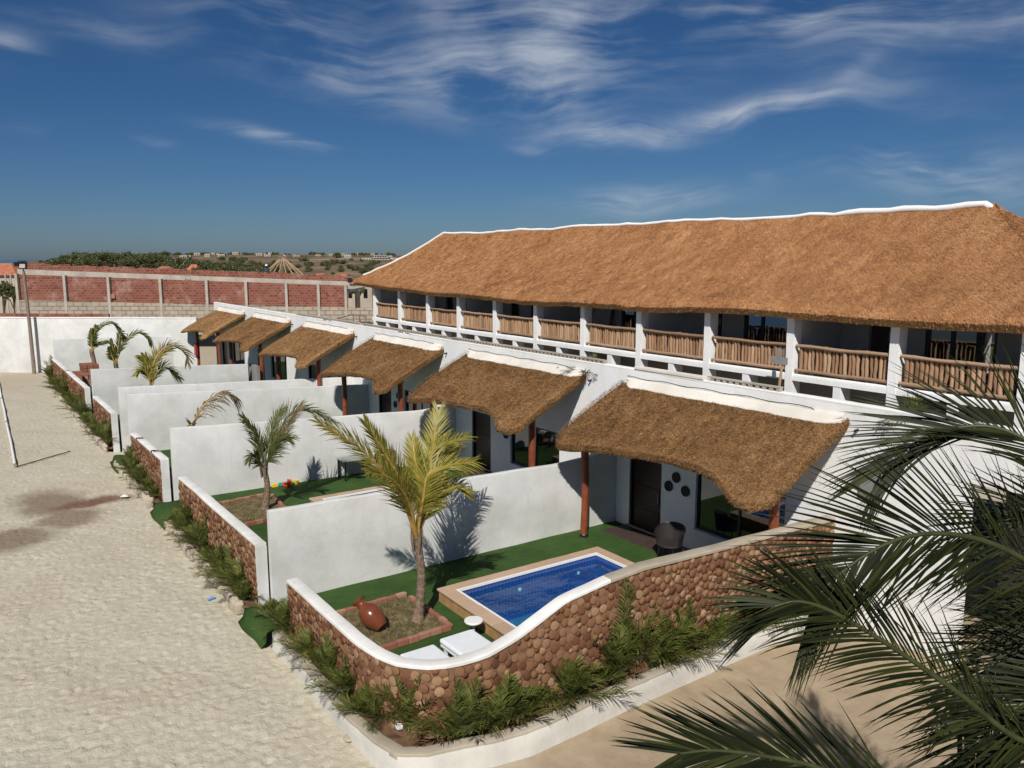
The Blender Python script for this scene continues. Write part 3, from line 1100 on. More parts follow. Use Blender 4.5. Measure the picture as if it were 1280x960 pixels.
# ================================================================ KERBS AND GARDEN WALLS
# kerb of the corner planter: white outside, cement top
t = thing('planter_kerb', 'curved white planter kerb with bare cement top around the corner villa', 'kerb', (5.1, 12, 0))
mb = MB()
sweep_wall(mb, KERB1, .085, -.05, pl([0, .25, .4, .6, 1], [.35, .37, .44, .45, .45]), .03, .25, .02)
mb.build('kerb_body', M_KERB, t, smooth=True)
mb = MB()
K = np.array(KERB1)
sweep_wall(mb, K, (.14, .082), .33, pl([0, .25, .4, .6, 1], [.385, .405, .475, .485, .485]), .02, .2, .022)
mb.build('kerb_top', M_CEMENT, t, smooth=True)
# rubble kerbs of the farther planters, built of loose stones
kl = ['low rubble kerb along the planter of the second villa garden', 'low rubble kerb along the planter of the third villa garden', 'low rubble kerb along the farthest planter by the boundary wall']
rk = np.random.default_rng(3)


def stone_mesh(name, seed):
    bm = bmesh.new()
    bmesh.ops.create_icosphere(bm, subdivisions=2, radius=1)
    r = np.random.default_rng(seed)
    off = Vector(r.uniform(0, 50, 3))
    for v in bm.verts:
        c = v.co.copy()
        c = Vector([math.copysign(abs(q) ** .6, q) for q in c])
        c *= 1 + .22 * mnoise.noise(v.co * 1.3 + off)
        v.co = c
    me = bpy.data.meshes.new(name)
    bm.to_mesh(me)
    bm.free()
    me.materials.append(M_ROUGH)
    return me


STONES = [stone_mesh('kerb_stone', k) for k in range(5)]
for (ya, yb, lab, xo) in ((18.45, 26.0, kl[0], 5.05), (28.6, 34.9, kl[1], 5.03), (38.2, 59.5, kl[2], 5.08)):
    t = thing('rubble_kerb', lab, 'kerb', (xo, ya, 0), 'rubble kerbs beside the sand')
    y = ya
    k = 0
    while y < yb:
        L = rk.uniform(.22, .55) if ya < 30 else rk.uniform(.5, .9)
        link_mesh('stone', STONES[k % 5], t, (xo + rk.uniform(-.04, .04), y + L / 2, .15 + rk.uniform(-.04, .03)), (rk.uniform(-.1, .1), rk.uniform(-.1, .1), rk.uniform(-.08, .08)),
                  (rk.uniform(.10, .14), L * .52, rk.uniform(.15, .21)))
        y += L * .97
        k += 1

# ---- log-faced front walls
def log_disc(name, n=11, seed=0):
    r = np.random.default_rng(seed)
    a = np.linspace(0, 2 * PI, n, endpoint=False)
    rr = 1 + r.uniform(-.09, .06, n)
    x, y = np.cos(a) * rr, np.sin(a) * rr
    V = [(0, 0, 1.0)] + [(x[i] * .985, y[i] * .985, 1.0) for i in range(n)] + [(x[i] * 1.0, y[i] * 1.0, .8) for i in range(n)] + [(x[i], y[i], -1) for i in range(n)]
    F = []
    for i in range(n):
        j = (i + 1) % n
        F += [(0, 1 + i, 1 + j), (1 + i, 1 + n + i, 1 + n + j), (1 + i, 1 + n + j, 1 + j), (1 + n + i, 1 + 2 * n + i, 1 + 2 * n + j), (1 + n + i, 1 + 2 * n + j, 1 + n + j)]
    return np.array(V, float), np.array(F), np.array([v[:2] for v in V])


DISCS = [log_disc('log_slice', 11, k) for k in range(6)]
DISC_ME = [tri_mesh('log_slice', V, F, M_LOG, uv=uv) for V, F, uv in DISCS]


def pack(Ls, zlo, zhi, rng, rmin, rmax, tries):
    pts = np.zeros((0, 3))
    out = []
    rad = np.sort(rng.uniform(0, 1, tries) ** 1.6)[::-1] * (rmax - rmin) + rmin
    for r in rad:
        s = rng.uniform(r * .6, Ls - r * .6)
        lo, hi = zlo + r * .5, zhi(s / Ls) - r * 1.02
        if hi <= lo:
            continue
        z = rng.uniform(lo, hi)
        if len(out):
            q = np.array(out)
            if np.any((q[:, 0] - s) ** 2 + (q[:, 1] - z) ** 2 < ((q[:, 2] + r) * .86) ** 2):
                continue
        out.append((s, z, r))
    return out


def log_wall(label, path, ztop, n_single, rmin, rmax, tries, cap_split=None, group='log faced garden walls', flip=False):
    path = np.array(path, float)
    seg = np.linalg.norm(np.diff(path, axis=0), axis=1)
    L = np.concatenate([[0], np.cumsum(seg)])
    t = thing('log_wall', label, 'garden wall', (path[0][0], path[0][1], 0), group)
    mb = MB()
    sweep_wall(mb, path, .10, .0, lambda f: ztop(f) - .04, .02, .3, .008)
    mb.build('wall_core', M_LOGBACK, t, smooth=True)
    rng = np.random.default_rng(int(path[0][1] * 10))
    discs = pack(L[-1], .18, lambda f: ztop(f) - .03, rng, rmin, rmax, tries)
    items = []
    for s, z, r in discs:
        x = np.interp(s, L, path[:, 0])
        y = np.interp(s, L, path[:, 1])
        e = .05
        d = np.array([np.interp(min(s + e, L[-1]), L, path[:, 0]) - np.interp(max(s - e, 0), L, path[:, 0]), np.interp(min(s + e, L[-1]), L, path[:, 1]) - np.interp(max(s - e, 0), L, path[:, 1])])
        d /= np.linalg.norm(d)
        nrm_ = np.array([d[1], -d[0]])       # right of travel = outside
        if flip:
            nrm_ = -nrm_
        px, py = x + nrm_[0] * .108, y + nrm_[1] * .108
        items.append((math.hypot(px, py) / r, px, py, z, r, math.atan2(nrm_[1], nrm_[0])))
    items.sort()
    Vs, Fs, UV, n0 = [], [], [], 0
    for k, (_, px, py, z, r, a) in enumerate(items):
        th = rng.uniform(.012, .024)
        M = Euler((0, PI / 2 + rng.normal(0, .06), a + rng.normal(0, .06))).to_matrix() @ Matrix.Rotation(rng.uniform(0, 6), 3, 'Z')
        if k < n_single:
            link_mesh('log_slice', DISC_ME[k % 6], t, (px, py, z), M.to_euler(), (r, r, th))
        else:
            V, F, uv = DISCS[k % 6]
            A = np.array(M)
            Vs.append((V * np.array([r, r, th])) @ A.T + np.array([px, py, z]))
            Fs.append(F + n0)
            UV.append(uv)
            n0 += len(V)
    if Vs:
        o = link_mesh('log_slices', tri_mesh('log_slices', np.concatenate(Vs), np.concatenate(Fs), M_LOG, origin_of(t), uv=np.concatenate(UV)), t)
        tag(o, kind='stuff')
    if flip is False and n_single == 0:            # white rendered end towards the gate
        e = path[-1]
        mb = MB()
        sweep_wall(mb, [(e[0], e[1] + .05), (e[0], e[1] - .03)], .125, .0, lambda f: ztop(1) - .045, .01, .1, .006)
        mb.build('end_pier', M_PLASTER2, t, smooth=True)
    # coping
    def capseg(f0, f1, m, name, hw):
        ss = np.linspace(f0 * L[-1], f1 * L[-1], max(4, int((f1 - f0) * L[-1] / .25)))
        pth = [(np.interp(s, L, path[:, 0]), np.interp(s, L, path[:, 1])) for s in ss]
        mb = MB()
        g = lambda f: ztop(f0 + (f1 - f0) * f)
        sweep_wall(mb, pth, hw, lambda f: g(f) - .04, lambda f: g(f) + .03, .02, .22, .016)
        mb.build(name, m, t, smooth=True)
    if cap_split:
        capseg(0, cap_split, M_COPING, 'white_coping', .125)
        capseg(cap_split + .001, 1, M_CEMENT, 'cement_coping', .135)
    else:
        capseg(0, 1, M_COPING, 'white_coping', .125)
    return t


# arc fractions of the corner wall
pw = np.array(LOGW1)
pL = np.concatenate([[0], np.cumsum(np.linalg.norm(np.diff(pw, axis=0), axis=1))])
sx_of = lambda x: float(np.interp(x, pw[8:, 0], pL[8:])) / pL[-1]
zf = pl([0, pL[3] / pL[-1], pL[5] / pL[-1], sx_of(7.05), sx_of(7.72), sx_of(8.76), sx_of(9.7), sx_of(10.65), sx_of(12.8), 1],
        [1.46, 1.48, 1.50, 1.60, 1.78, 2.20, 2.35, 2.42, 2.38, 2.38])
log_wall('sweeping wall faced with sawn log ends around the corner villa pool', LOGW1, zf, 300, .05, .092, 40000, sx_of(9.75))
log_wall('log end wall with white coping below the second garden', [(5.5, 25.9), (5.5, 22), (5.52, 18.27)], pl([0, .08, 1], [1.62, 1.66, 1.72]), 0, .05, .10, 9000)
log_wall('log end wall with white coping below the third garden', [(5.48, 33.6), (5.48, 31), (5.48, 28.22)], pl([0, 1], [1.64, 1.72]), 0, .05, .10, 7000)
log_wall('short log end wall in front of the middle garden with the yellow palm', [(5.48, 43.3), (5.48, 41), (5.48, 38.05)], pl([0, 1], [1.72, 1.74]), 0, .07, .13, 4000)
log_wall('longest log end wall nearest the boundary wall', [(5.48, 61.9), (5.48, 53), (5.48, 46.05)], pl([0, 1], [1.72, 1.8]), 0, .08, .14, 5000)

# ---- white dividing walls
def dividing_wall(label, y0, x0, y1, x1, zt, half=.09):
    mb = MB()
    sweep_wall(mb, [(x0, y0), ((x0 + x1) / 2, (y0 + y1) / 2), (x1, y1)], half, .0, zt, .025, .3, .014)
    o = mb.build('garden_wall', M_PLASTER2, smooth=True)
    tag(o, label, 'garden wall', 'white walls between the villa gardens')


dividing_wall('white garden wall with the palm shadow beside the blue pool', 18.15, 5.68, 18.15, XW - .01, pl([0, .5, .8, .9, 1], [2.54, 2.48, 2.42, 2.46, 2.62]))
dividing_wall('white garden wall behind the second palm and colourful toys', 28.1, 5.68, 27.75, XW - .01, pl([0, .85, 1], [2.77, 2.44, 2.5]))
dividing_wall('white garden wall behind the drooping brown palm frond, nearer of the double wall', 36.1, 5.72, 36.0, XW - .01, pl([0, 1], [2.80, 2.30]))
dividing_wall('white garden wall directly behind another one, farther of the double wall', 38.0, 5.70, 38.0, XW - .01, pl([0, 1], [2.85, 2.42]))
dividing_wall('white garden wall ending at the grey recess behind the yellow palm', 45.9, 5.70, 46.9, 13.9, pl([0, 1], [2.75, 2.32]))
dividing_wall('white garden wall behind the two farthest small palms', 63.4, 5.7, 62.6, 14.6, pl([0, 1], [2.88, 2.7]))
# little grey end wall by the garden recess
mb = MB()
sweep_wall(mb, [(14.3, 47.6), (14.3, 46.2)], .09, 0, 2.25, .02, .4, .01)
tag(mb.build('grey_garden_pier', M_GREYWALL, smooth=True), 'unpainted grey pier at the end of a white garden wall', 'garden wall')
# boundary wall: plane square to the view, 59 m off
t = thing('boundary_wall', 'tall white boundary wall at the far end of the sand', 'boundary wall', tuple(at(120, 463, 59.3) * np.array([1, 1, 0])))
p0, p1 = at(-420, 463, 61.6), at(250, 463, 59.6)
mb = MB()
sweep_wall(mb, [p0[:2], (p0[:2] + p1[:2]) / 2, p1[:2]], .12, -.1, 4.02, .02, .8, .02)
mb.build('wall_body', M_PLASTER2, t, smooth=True)
mb = MB()
sweep_wall(mb, [p0[:2], (p0[:2] + p1[:2]) / 2, p1[:2]], .15, 4.025, 4.09, .02, .8, .02)
mb.build('wall_cap', M_PLASTER, t, smooth=True)

# turf mats running from the gates down on to the sand
def mat_strip(label, y0, y1, x_in=5.9, seed=0):
    r = np.random.default_rng(seed)
    prof = [(x_in, .308), (5.4, .31), (5.16, .36), (5.02, .33), (4.98, .14), (4.86, .03)]
    n = 9
    P = np.zeros((len(prof), n, 3))
    for i, (x, z) in enumerate(prof):
        for j in range(n):
            f = j / (n - 1)
            P[i, j] = (x + (.03 * math.sin(f * 5 + seed) if i > 2 else 0), y0 + (y1 - y0) * f + (.05 * math.sin(i * 1.1 + f * 3) if i > 2 else 0), z + .012 * math.sin(f * 9 + i) + .012)
    mb = MB()
    mb.grid(P)
    o = mb.build('turf_mat', M_TURF, smooth=True)
    s = o.modifiers.new('solid', 'SOLIDIFY')
    s.thickness = .02
    tag(o, label, 'mat', 'turf mats at the garden gates')


mat_strip('green turf mat draped over the kerb beside the log wall corner', 16.55, 18.0, seed=1)
mat_strip('green turf mat over the kerb at the second garden gate', 26.1, 27.9, seed=2)
mat_strip('green turf mat over the kerb at the third garden gate', 34.0, 35.9, seed=3)

# ================================================================ POOLS
def pool(label, x0, y0, x1, y1, ztop, group):
    t = thing('swimming_pool', label, 'swimming pool', (x0, y0, 0), group)
    w = .36
    r = np.random.default_rng(int(x0 * 100))
    # coping stones
    def run(ax, a0, a1, c0, c1):
        n = int(round((a1 - a0) / .5))
        e = np.linspace(a0, a1, n + 1)
        for k in range(n):
            mb = MB()
            j = r.uniform(-.004, .004)
            if ax == 'x':
                mb.box(e[k] + .004, c0, ztop - .055, e[k + 1] - .004, c1, ztop + j)
            else:
                mb.box(c0, e[k] + .004, ztop - .055, c1, e[k + 1] - .004, ztop + j)
            mb.build('coping_stone', M_STONECOP, t, bevel=.012)
    run('x', x0, x1, y1 - w, y1)
    run('x', x0, x1, y0, y0 + w)
    run('y', y0 + w + .004, y1 - w - .004, x0, x0 + w)
    run('y', y0 + w + .004, y1 - w - .004, x1 - w, x1)
    # outer skirt
    mb = MB()
    s = .04
    mb.box(x0 + s, y0 + s, 0, x0 + s + .1, y1 - s, ztop - .058)
    mb.box(x1 - s - .1, y0 + s, 0, x1 - s, y1 - s, ztop - .058)
    mb.box(x0 + s + .102, y1 - s - .1, 0, x1 - s - .102, y1 - s, ztop - .058)
    mb.box(x0 + s + .102, y0 + s, 0, x1 - s - .102, y0 + s + .1, ztop - .058)
    mb.build('pool_skirt', M_POOLSIDE, t)
    # white line under the coping lip
    mb = MB()
    i = w - .03
    a, b, c, d = x0 + i, y0 + i, x1 - i, y1 - i
    q = .055
    mb.box(a, b, ztop - .05, a + q, d, ztop + .006)
    mb.box(c - q, b, ztop - .05, c, d, ztop + .006)
    mb.box(a + q, d - q, ztop - .05, c - q, d, ztop + .006)
    mb.box(a + q, b, ztop - .05, c - q, b + q, ztop + .006)
    mb.build('white_edging', M_WHITEPL, t)
    # basin: walls, floor, steps at the far x end
    mb = MB()
    a, b, c, d = x0 + w, y0 + w, x1 - w, y1 - w
    zb = ztop - 1.15
    mb.add([(a, b, ztop - .02), (c, b, ztop - .02), (c, d, ztop - .02), (a, d, ztop - .02), (a, b, zb), (c, b, zb), (c, d, zb), (a, d, zb)],
           [(0, 1, 5, 4), (1, 2, 6, 5), (2, 3, 7, 6), (3, 0, 4, 7)])
    mb.build('basin', M_TILE, t)
    mb = MB()
    mb.add([(a, b, zb), (c, b, zb), (c, d, zb), (a, d, zb)], [(0, 1, 2, 3)])
    mb.build('pool_floor', M_TILE2, t)
    mb = MB()
    for k in range(3):
        mb = MB()
        mb.box(c - 1.35 + k * .42, b + .002, zb + .002, c - .93 + k * .42 - .002, d - .002, zb + .27 * (k + 1))
        mb.build('pool_step', M_TILE, t)
    # fittings
    for (fx) in (.42, .86):
        mb = MB()
        cx = a + (c - a) * fx
        mb.lathe([(.05, 0), (.05, .015), (.03, .025)], (cx, d - .002, ztop - .42), 12, 0, np.array([[1, 0, 0], [0, 0, -1], [0, 1, 0]]))
        mb.build('pool_light', M_WHITEPL, t)
    # water
    n = 30
    P = np.zeros((n, n, 3))
    P[..., 0] = np.linspace(a + .001, c - .001, n)[:, None]
    P[..., 1] = np.linspace(b + .001, d - .001, n)[None]
    P[..., 2] = ztop - .16 + .004 * np.sin(P[..., 0] * 5 + 2 * np.sin(P[..., 1] * 3)) + .004 * np.cos(P[..., 1] * 7 + P[..., 0] * 2)
    mb = MB()
    mb.grid(P)
    mb.build('water', M_WATER, t, smooth=True)
    return t


pool('rectangular blue mosaic pool with beige stone rim inside the curved log wall', *POOL1, .62, 'plunge pools')
pool('plunge pool mostly hidden behind the white wall, only its beige rim showing', *POOL2, .58, 'plunge pools')

# ================================================================ VILLAS
XF = [(0, 13.98), (.055, 13.56), (.10, 13.60), (.18, 13.76), (.31, 13.9), (.44, 13.99), (.58, 14.08), (.68, 14.10), (.77, 13.99), (.83, 13.78), (.89, 13.55), (.95, 13.48), (1, 13.78)]


def blades(mesh_name, P, count, L, wdt, rng, lift=.10, lateral=.35, zbias=None, edge=None, parent=None, mat=None):
    """straw: thin triangles lying down-slope on grid P (rows go down the slope)"""
    a, b = P.shape[:2]
    u = rng.uniform(0, a - 1.001, count)
    v = rng.uniform(0, b - 1.001, count)
    i, j = u.astype(int), v.astype(int)
    fu, fv = (u - i)[:, None], (v - j)[:, None]
    p = (P[i, j] * (1 - fu) * (1 - fv) + P[i + 1, j] * fu * (1 - fv) + P[i, j + 1] * (1 - fu) * fv + P[i + 1, j + 1] * fu * fv)
    dn = P[i + 1, j] - P[i, j]
    dn /= np.linalg.norm(dn, axis=1)[:, None] + 1e-9
    sd = P[i, j + 1] - P[i, j]
    sd /= np.linalg.norm(sd, axis=1)[:, None] + 1e-9
    nn = np.cross(dn, sd)
    nn *= np.sign(nn[:, 2])[:, None] + 1e-9
    nn /= np.linalg.norm(nn, axis=1)[:, None] + 1e-9
    ang = rng.normal(0, lateral, count)[:, None]
    d = dn * np.cos(ang) + sd * np.sin(ang) + nn * np.abs(rng.normal(lift, lift * .6, count))[:, None]
    ln = (L * rng.uniform(.5, 1.3, count))[:, None]
    w = (wdt * rng.uniform(.6, 1.4, count))[:, None]
    s2 = np.cross(d, nn)
    s2 /= np.linalg.norm(s2, axis=1)[:, None] + 1e-9
    # roll the blade a little out of the surface
    ro = rng.uniform(-.5, .5, count)[:, None]
    s2 = s2 * np.cos(ro) + nn * np.sin(ro)
    base = p - d * ln * .3 + nn * .012
    V = np.stack([base - s2 * w / 2, base + s2 * w / 2, base + d * ln], 1).reshape(-1, 3)
    F = np.arange(3 * count).reshape(-1, 3)
    return V, F


def fringe(edge, dirv, count, L, wdt, rng):
    """hanging straw along a polyline edge"""
    e = np.array(edge)
    x = rng.uniform(0, len(e) - 1.001, count)
    i = x.astype(int)
    f = (x - i)[:, None]
    p = e[i] * (1 - f) + e[i + 1] * f
    sd = e[i + 1] - e[i]
    sd /= np.linalg.norm(sd, axis=1)[:, None] + 1e-9
    d = np.array(dirv)[None] + rng.normal(0, .22, (count, 3))
    d /= np.linalg.norm(d, axis=1)[:, None]
    p = p + rng.normal(0, .02, (count, 3)) + np.array([0, 0, 1.]) * rng.uniform(0, .18, count)[:, None]
    ln = (L * rng.uniform(.4, 1.2, count))[:, None]
    w = (wdt * rng.uniform(.6, 1.4, count))[:, None]
    V = np.stack([p - sd * w / 2, p + sd * w / 2, p + d * ln], 1).reshape(-1, 3)
    return V, np.arange(3 * count).reshape(-1, 3)


def join_tris(parts):
    Vs, Fs, n = [], [], 0
    for V, F in parts:
        Vs.append(V)
        Fs.append(F + n)
        n += len(V)
    return np.concatenate(Vs), np.concatenate(Fs)


def canopy(root, yl, yr, nstraw, seed):
    rng = np.random.default_rng(seed)
    ya, yb = yl + .12, yr - .2
    ns, nt_ = 46, 22
    P = np.zeros((nt_, ns, 3))
    B = np.zeros_like(P)
    wob = rng.uniform(-.04, .04, 5)
    for j in range(ns):
        s = j / (ns - 1)
        y = ya + (yb - ya) * s
        xf = float(np.interp(s, *zip(*XF))) + wob[j * 5 // ns] * math.sin(s * 9)
        xt = XW - .02
        inset = .12 * (1 - min(1, s / .05)) + .12 * (1 - min(1, (1 - s) / .05))
        for i in range(nt_):
            f = i / (nt_ - 1)
            x = xt + (xf - xt) * f
            z = 4.74 - (XW - x) * .535 + .03 * math.sin(f * PI) * (1 if s > .15 else .4)
            ed = min(1, s / .09, (1 - s) / .07)
            roll = .10 * (1 - ed) ** 2 + .08 * max(0, (f - .86) / .14) ** 2
            jz = .022 * mnoise.noise(Vector((x * 1.3, y * 1.1, seed))) + .018 * mnoise.noise(Vector((x * 5, y * 5, seed)))
            yo = 0
            if s < .12:                       # left edge swells outward half way down
                yo = .10 * math.sin(f * PI) * (1 - s / .12)
            P[i, j] = (x, y + yo, z - roll + jz)
            B[i, j] = (x + .03, y + yo * .8, z - .17 - .04 * (1 - ed) + .01 * math.sin(y * 7))
    mb = MB()
    mb.grid(P)
    mb.grid(B, 1, True)
    # edges
    for edge, m in ((([P[-1], B[-1]]), 2), (([P[:, 0], B[:, 0]]), 2), (([B[:, -1], P[:, -1]]), 2)):
        Q = np.stack(edge)
        mb.grid(Q, m)
    th_ = mb.build('thatch_canopy', [M_THATCH2, M_UNDER, M_CUT], root, smooth=True)
    parts = [blades('s', P, nstraw, .075, .020, rng, .30, 1.0)]
    parts.append(fringe((P[-1] * .75 + B[-1] * .25), (-.75, 0, -.55), nstraw // 16, .07, .016, rng))
    parts.append(fringe((P[:, -1] * .7 + B[:, -1] * .3), (-.5, -.55, -.5), nstraw // 16, .08, .016, rng))
    parts.append(fringe((P[:, 0] * .7 + B[:, 0] * .3), (-.5, .55, -.5), nstraw // 24, .06, .016, rng))
    V, F = join_tris(parts)
    o = link_mesh('straw', tri_mesh('straw', V, F, M_THATCH2, origin_of(root)), th_)
    tag(o, kind='stuff')
    # mortar flashing at the wall
    n = 40
    Q = np.zeros((n, 6, 3))
    for j in range(n):
        s = j / (n - 1)
        y = ya - .22 + (yb + .1 - ya + .22) * s
        w = .30 + .05 * mnoise.noise(Vector((y * 1.4, seed, 0))) + .035 * mnoise.noise(Vector((y * 5, seed, 4)))
        w *= min(1, .3 + s / .06, .3 + (1 - s) / .06)
        zt = 4.84
        for k, (dx, zz) in enumerate([(0.005, zt), (-.04, zt - .01), (-.11, zt - .05), (-w * .8, 4.74 - w * .8 * .52 + .055), (-w, 4.74 - w * .52 + .03), (-w - .005, 4.74 - w * .52 - .08)]):
            Q[j, k] = (XW + dx - .004, y, zz)
    mb = MB()
    mb.grid(Q, flip=True)
    mb.add(np.concatenate([Q[0], Q[-1]]), [(0, 1, 2, 3, 4, 5), (11, 10, 9, 8, 7, 6)])
    mb.build('mortar_flashing', M_FLASH, th_, smooth=False)
    # cable along the flashing
    cab = [(XW - .03 - .02 * abs(math.sin(k * .9)), ya - .2 + (yb - ya + .25) * k / 24, 4.87 + .02 * math.sin(k * 1.3 + seed) - (.0 if k < 22 else .12 * (k - 21))) for k in range(25)]
    mb = MB()
    mb.tube(cab, .011, 4)
    mb.build('cable', M_BLACK, root)
    # rafters + front beam + posts
    mb = MB()
    for k in range(7):
        y = ya - .35 + (yb - ya + .7) * k / 6
        mb.tube([(XW - .05, y, 4.40), (14.25, y, 4.40 - 2.1 * .52)], .05, 6)
    mb.build('rafters', M_REDPOST, root)
    mb = MB()
    mb.tube([(14.7, yl - .05, 3.44), (14.7, yr + .2, 3.44)], .075, 7)
    mb.build('beam', M_REDPOST, root)
    for y in (yl - .17, yr + .37):
        mb = MB()
        zz = np.linspace(.3, 3.42, 9)
        mb.tube([(14.7 + .012 * math.sin(z * 2 + y), y + .012 * math.cos(z * 1.7), z) for z in zz], [.115 - .012 * math.sin(z * 1.1) for z in zz], 12)
        mb.build('post', M_REDPOST, root, smooth=True)
        mb = MB()
        mb.lathe([(.13, .3), (.13, .36), (.118, .38)], (14.7, y, 0), 12)
        mb.build('post_collar', M_BLACK, root)


def wall_cells(mb, x0, x1, y0, y1, z0, z1, holes):
    ys_ = sorted({y0, y1, *[h[0] for h in holes], *[h[1] for h in holes]})
    for a, b in zip(ys_[:-1], ys_[1:]):
        hs_ = sorted([(h[2], h[3]) for h in holes if h[0] < (a + b) / 2 < h[1]])
        z = z0
        for (ha, hb) in hs_:
            if ha > z + 1e-6:
                mb.box(x0, a, z, x1, b, ha)
            z = hb
        if z < z1:
            mb.box(x0, a, z, x1, b, z1)


VILLAS = [(17.7, 10.62, 18.15, 8.1, 90000), (26.65, 19.76, 27.85, 18.15, 60000), (35.0, 28.75, 36.3, 27.85, 34000), (44.1, 37.5, 45.4, 36.3, 20000), (53.2, 46.5, 54.3, 45.4, 14000), (61.6, 55.4, 63.0, 54.3, 11000)]
VL = ['nearest white villa whose weathered thatch canopy shades the pool garden', 'second white villa with thatch canopy behind the large yellowish palm',
      'third white villa with thatch canopy above the toys garden wall', 'fourth white villa with thatch canopy beyond the double garden wall', 'fifth white villa in the row, red post and dark window under its thatch',
      'farthest white villa with the smallest thatch canopy and a red box on its post']
for k, (yl, yr, y1, y0, nst) in enumerate(VILLAS):
    root = thing('villa', VL[k], 'villa', (XW, (y0 + y1) / 2, 0), 'row of thatched villas')
    door = (yl - 1.55, yl - .22, .3, 2.5)
    win = (yl - 5.75, yl - 2.85, .95, 2.55)
    mb = MB()
    wall_cells(mb, XW, XW + .25, y0 + .002, y1 - .002, 0, 5.06, [door, win])
    mb.build('facade_wall', M_PLASTER, root)
    mb = MB()
    sweep_wall(mb, [(XW + .125, y1 - .004), (XW + .125, (y0 + y1) / 2), (XW + .125, y0 + .004)], .13, 5.062, 5.11, .015, .5, .008)
    mb.build('parapet_cap', M_PLASTER, root, smooth=True)
    # door leaf, frame, handle
    a, b, zlo, zhi = door
    mb = MB()
    mb.box(XW + .10, a + .07, zlo, XW + .14, b - .07, zhi - .07)
    for f in (.30, .62):
        mb.box(XW + .085, a + .16, zlo + .15 + (zhi - zlo) * (f - .30), XW + .102, b - .16, zlo + (zhi - zlo) * f)
    dr = mb.build('door', M_DARKWOOD, root, bevel=.006)
    mb = MB()
    mb.tube([(XW + .06, a + .18, 1.25), (XW + .06, a + .18, 1.55)], .015, 6)
    mb.build('handle', M_GREYMETAL, dr)
    mb = MB()
    mb.box(XW + .03, a, zlo, XW + .16, a + .068, zhi)
    mb.box(XW + .03, b - .068, zlo, XW + .16, b, zhi)
    mb.box(XW + .03, a + .069, zhi - .068, XW + .16, b - .069, zhi)
    mb.build('door_frame', M_FRAME, root)
    mb = MB()
    mb.box(XW - .06, a - .05, .326, XW + .03, b + .05, .36)
    mb.build('door_sill', M_CEMENT, root, bevel=.01)
    # window: frame + panes
    a, b, zlo, zhi = win
    mb = MB()
    d = .07
    mb.box(XW + .08, a, zlo, XW + .16, a + d, zhi)
    mb.box(XW + .08, b - d, zlo, XW + .16, b, zhi)
    mb.box(XW + .08, a + d + .001, zhi - d, XW + .16, b - d - .001, zhi)
    mb.box(XW + .08, a + d + .001, zlo, XW + .16, b - d - .001, zlo + d)
    m_ = (a + b) / 2
    mb.box(XW + .09, m_ - d / 2, zlo + d + .001, XW + .15, m_ + d / 2, zhi - d - .001)
    fr = mb.build('window_frame', M_FRAME, root)
    for (p, q) in ((a + d, m_ - d / 2), (m_ + d / 2, b - d)):
        mb = MB()
        mb.box(XW + .115, p + .002, zlo + d + .002, XW + .125, q - .002, zhi - d - .002)
        mb.build('pane', M_GLASS, fr)
    mb = MB()
    mb.box(XW - .05, a - .04, zlo - .05, XW + .08, b + .04, zlo - .002)
    mb.build('window_sill', M_PLASTER, root, bevel=.01)
    # electrical socket plate low on the wall
    canopy(root, yl, yr, nst, 20 + k)
    # rough vent strip on the parapet
    if k in (1, 2, 3):
        mb = MB()
        y = y0 + (.6 if k == 1 else .01)
        while y < y1 - .05:
            mb.box(XW + .02, y, 5.112, XW + .14, y + .1, 5.19)
            y += .21
        o = mb.build('vent_blocks', M_CONC, root)
        tag(o, kind='stuff')
        mb = MB()
        mb.box(XW + .01, y0 + .6, 5.192, XW + .16, y1 - .02, 5.225)
        mb.build('vent_strip_cap', M_CONC, root)
    if k == 0:
        mb = MB()
        y = 12.3
        while y < 14.6:
            mb.box(XW + .02, y, 5.112, XW + .14, y + .1, 5.19)
            y += .21
        o = mb.build('vent_blocks', M_CONC, root)
        tag(o, kind='stuff')
        mb = MB()
        mb.box(XW + .01, 12.3, 5.192, XW + .16, 14.6, 5.225)
        mb.build('vent_strip_cap', M_CONC, root)
        mb = MB()
        mb.box(XW - .03, 14.7, 5.113, XW + .22, 17.35, 5.19)
        mb.build('parapet_slab', M_FLASH, root, bevel=.01)
    # side of the roof: small spout under the parapet
    mb = MB()
    mb.tube([(XW + .05, yr - .45, 4.55), (XW - .12, yr - .45, 4.53)], .03, 8)
    mb.build('roof_spout', M_BLACK, root)

# woven baskets hung on the walls (they hang from the wall: things of their own)
bl = {0: ['highest round dark woven plate on the wall of the nearest villa', 'round dark woven plate left of the others on the nearest villa wall', 'round dark woven plate nearest the wicker chair on the nearest villa wall'],
      1: ['upper round dark woven plate beside the second villa door', 'lower round dark woven plate beside the second villa door'],
      2: ['upper round dark woven plate on the third villa wall', 'lower round dark woven plate on the third villa wall']}
bp = {0: [(15.56, 2.24), (15.84, 1.93), (15.2, 1.93)], 1: [(24.55, 2.1), (24.05, 1.95)], 2: [(32.7, 2.2), (33.0, 1.75)]}
for k in bl:
    for (y, z), lab in zip(bp[k], bl[k]):
        mb = MB()
        mb.lathe([(.14, 0), (.155, .02), (.15, .045), (.11, .05), (.09, .03), (.04, .025), (.02, .035)], (XW - .003, y, z), 20, 0, np.array([[0, 0, -1], [0, 1, 0], [1, 0, 0]]))
        o = mb.build('woven_plate', M_WICKER, smooth=True)
        tag(o, lab, 'wall decoration', 'woven plates on the villa walls')

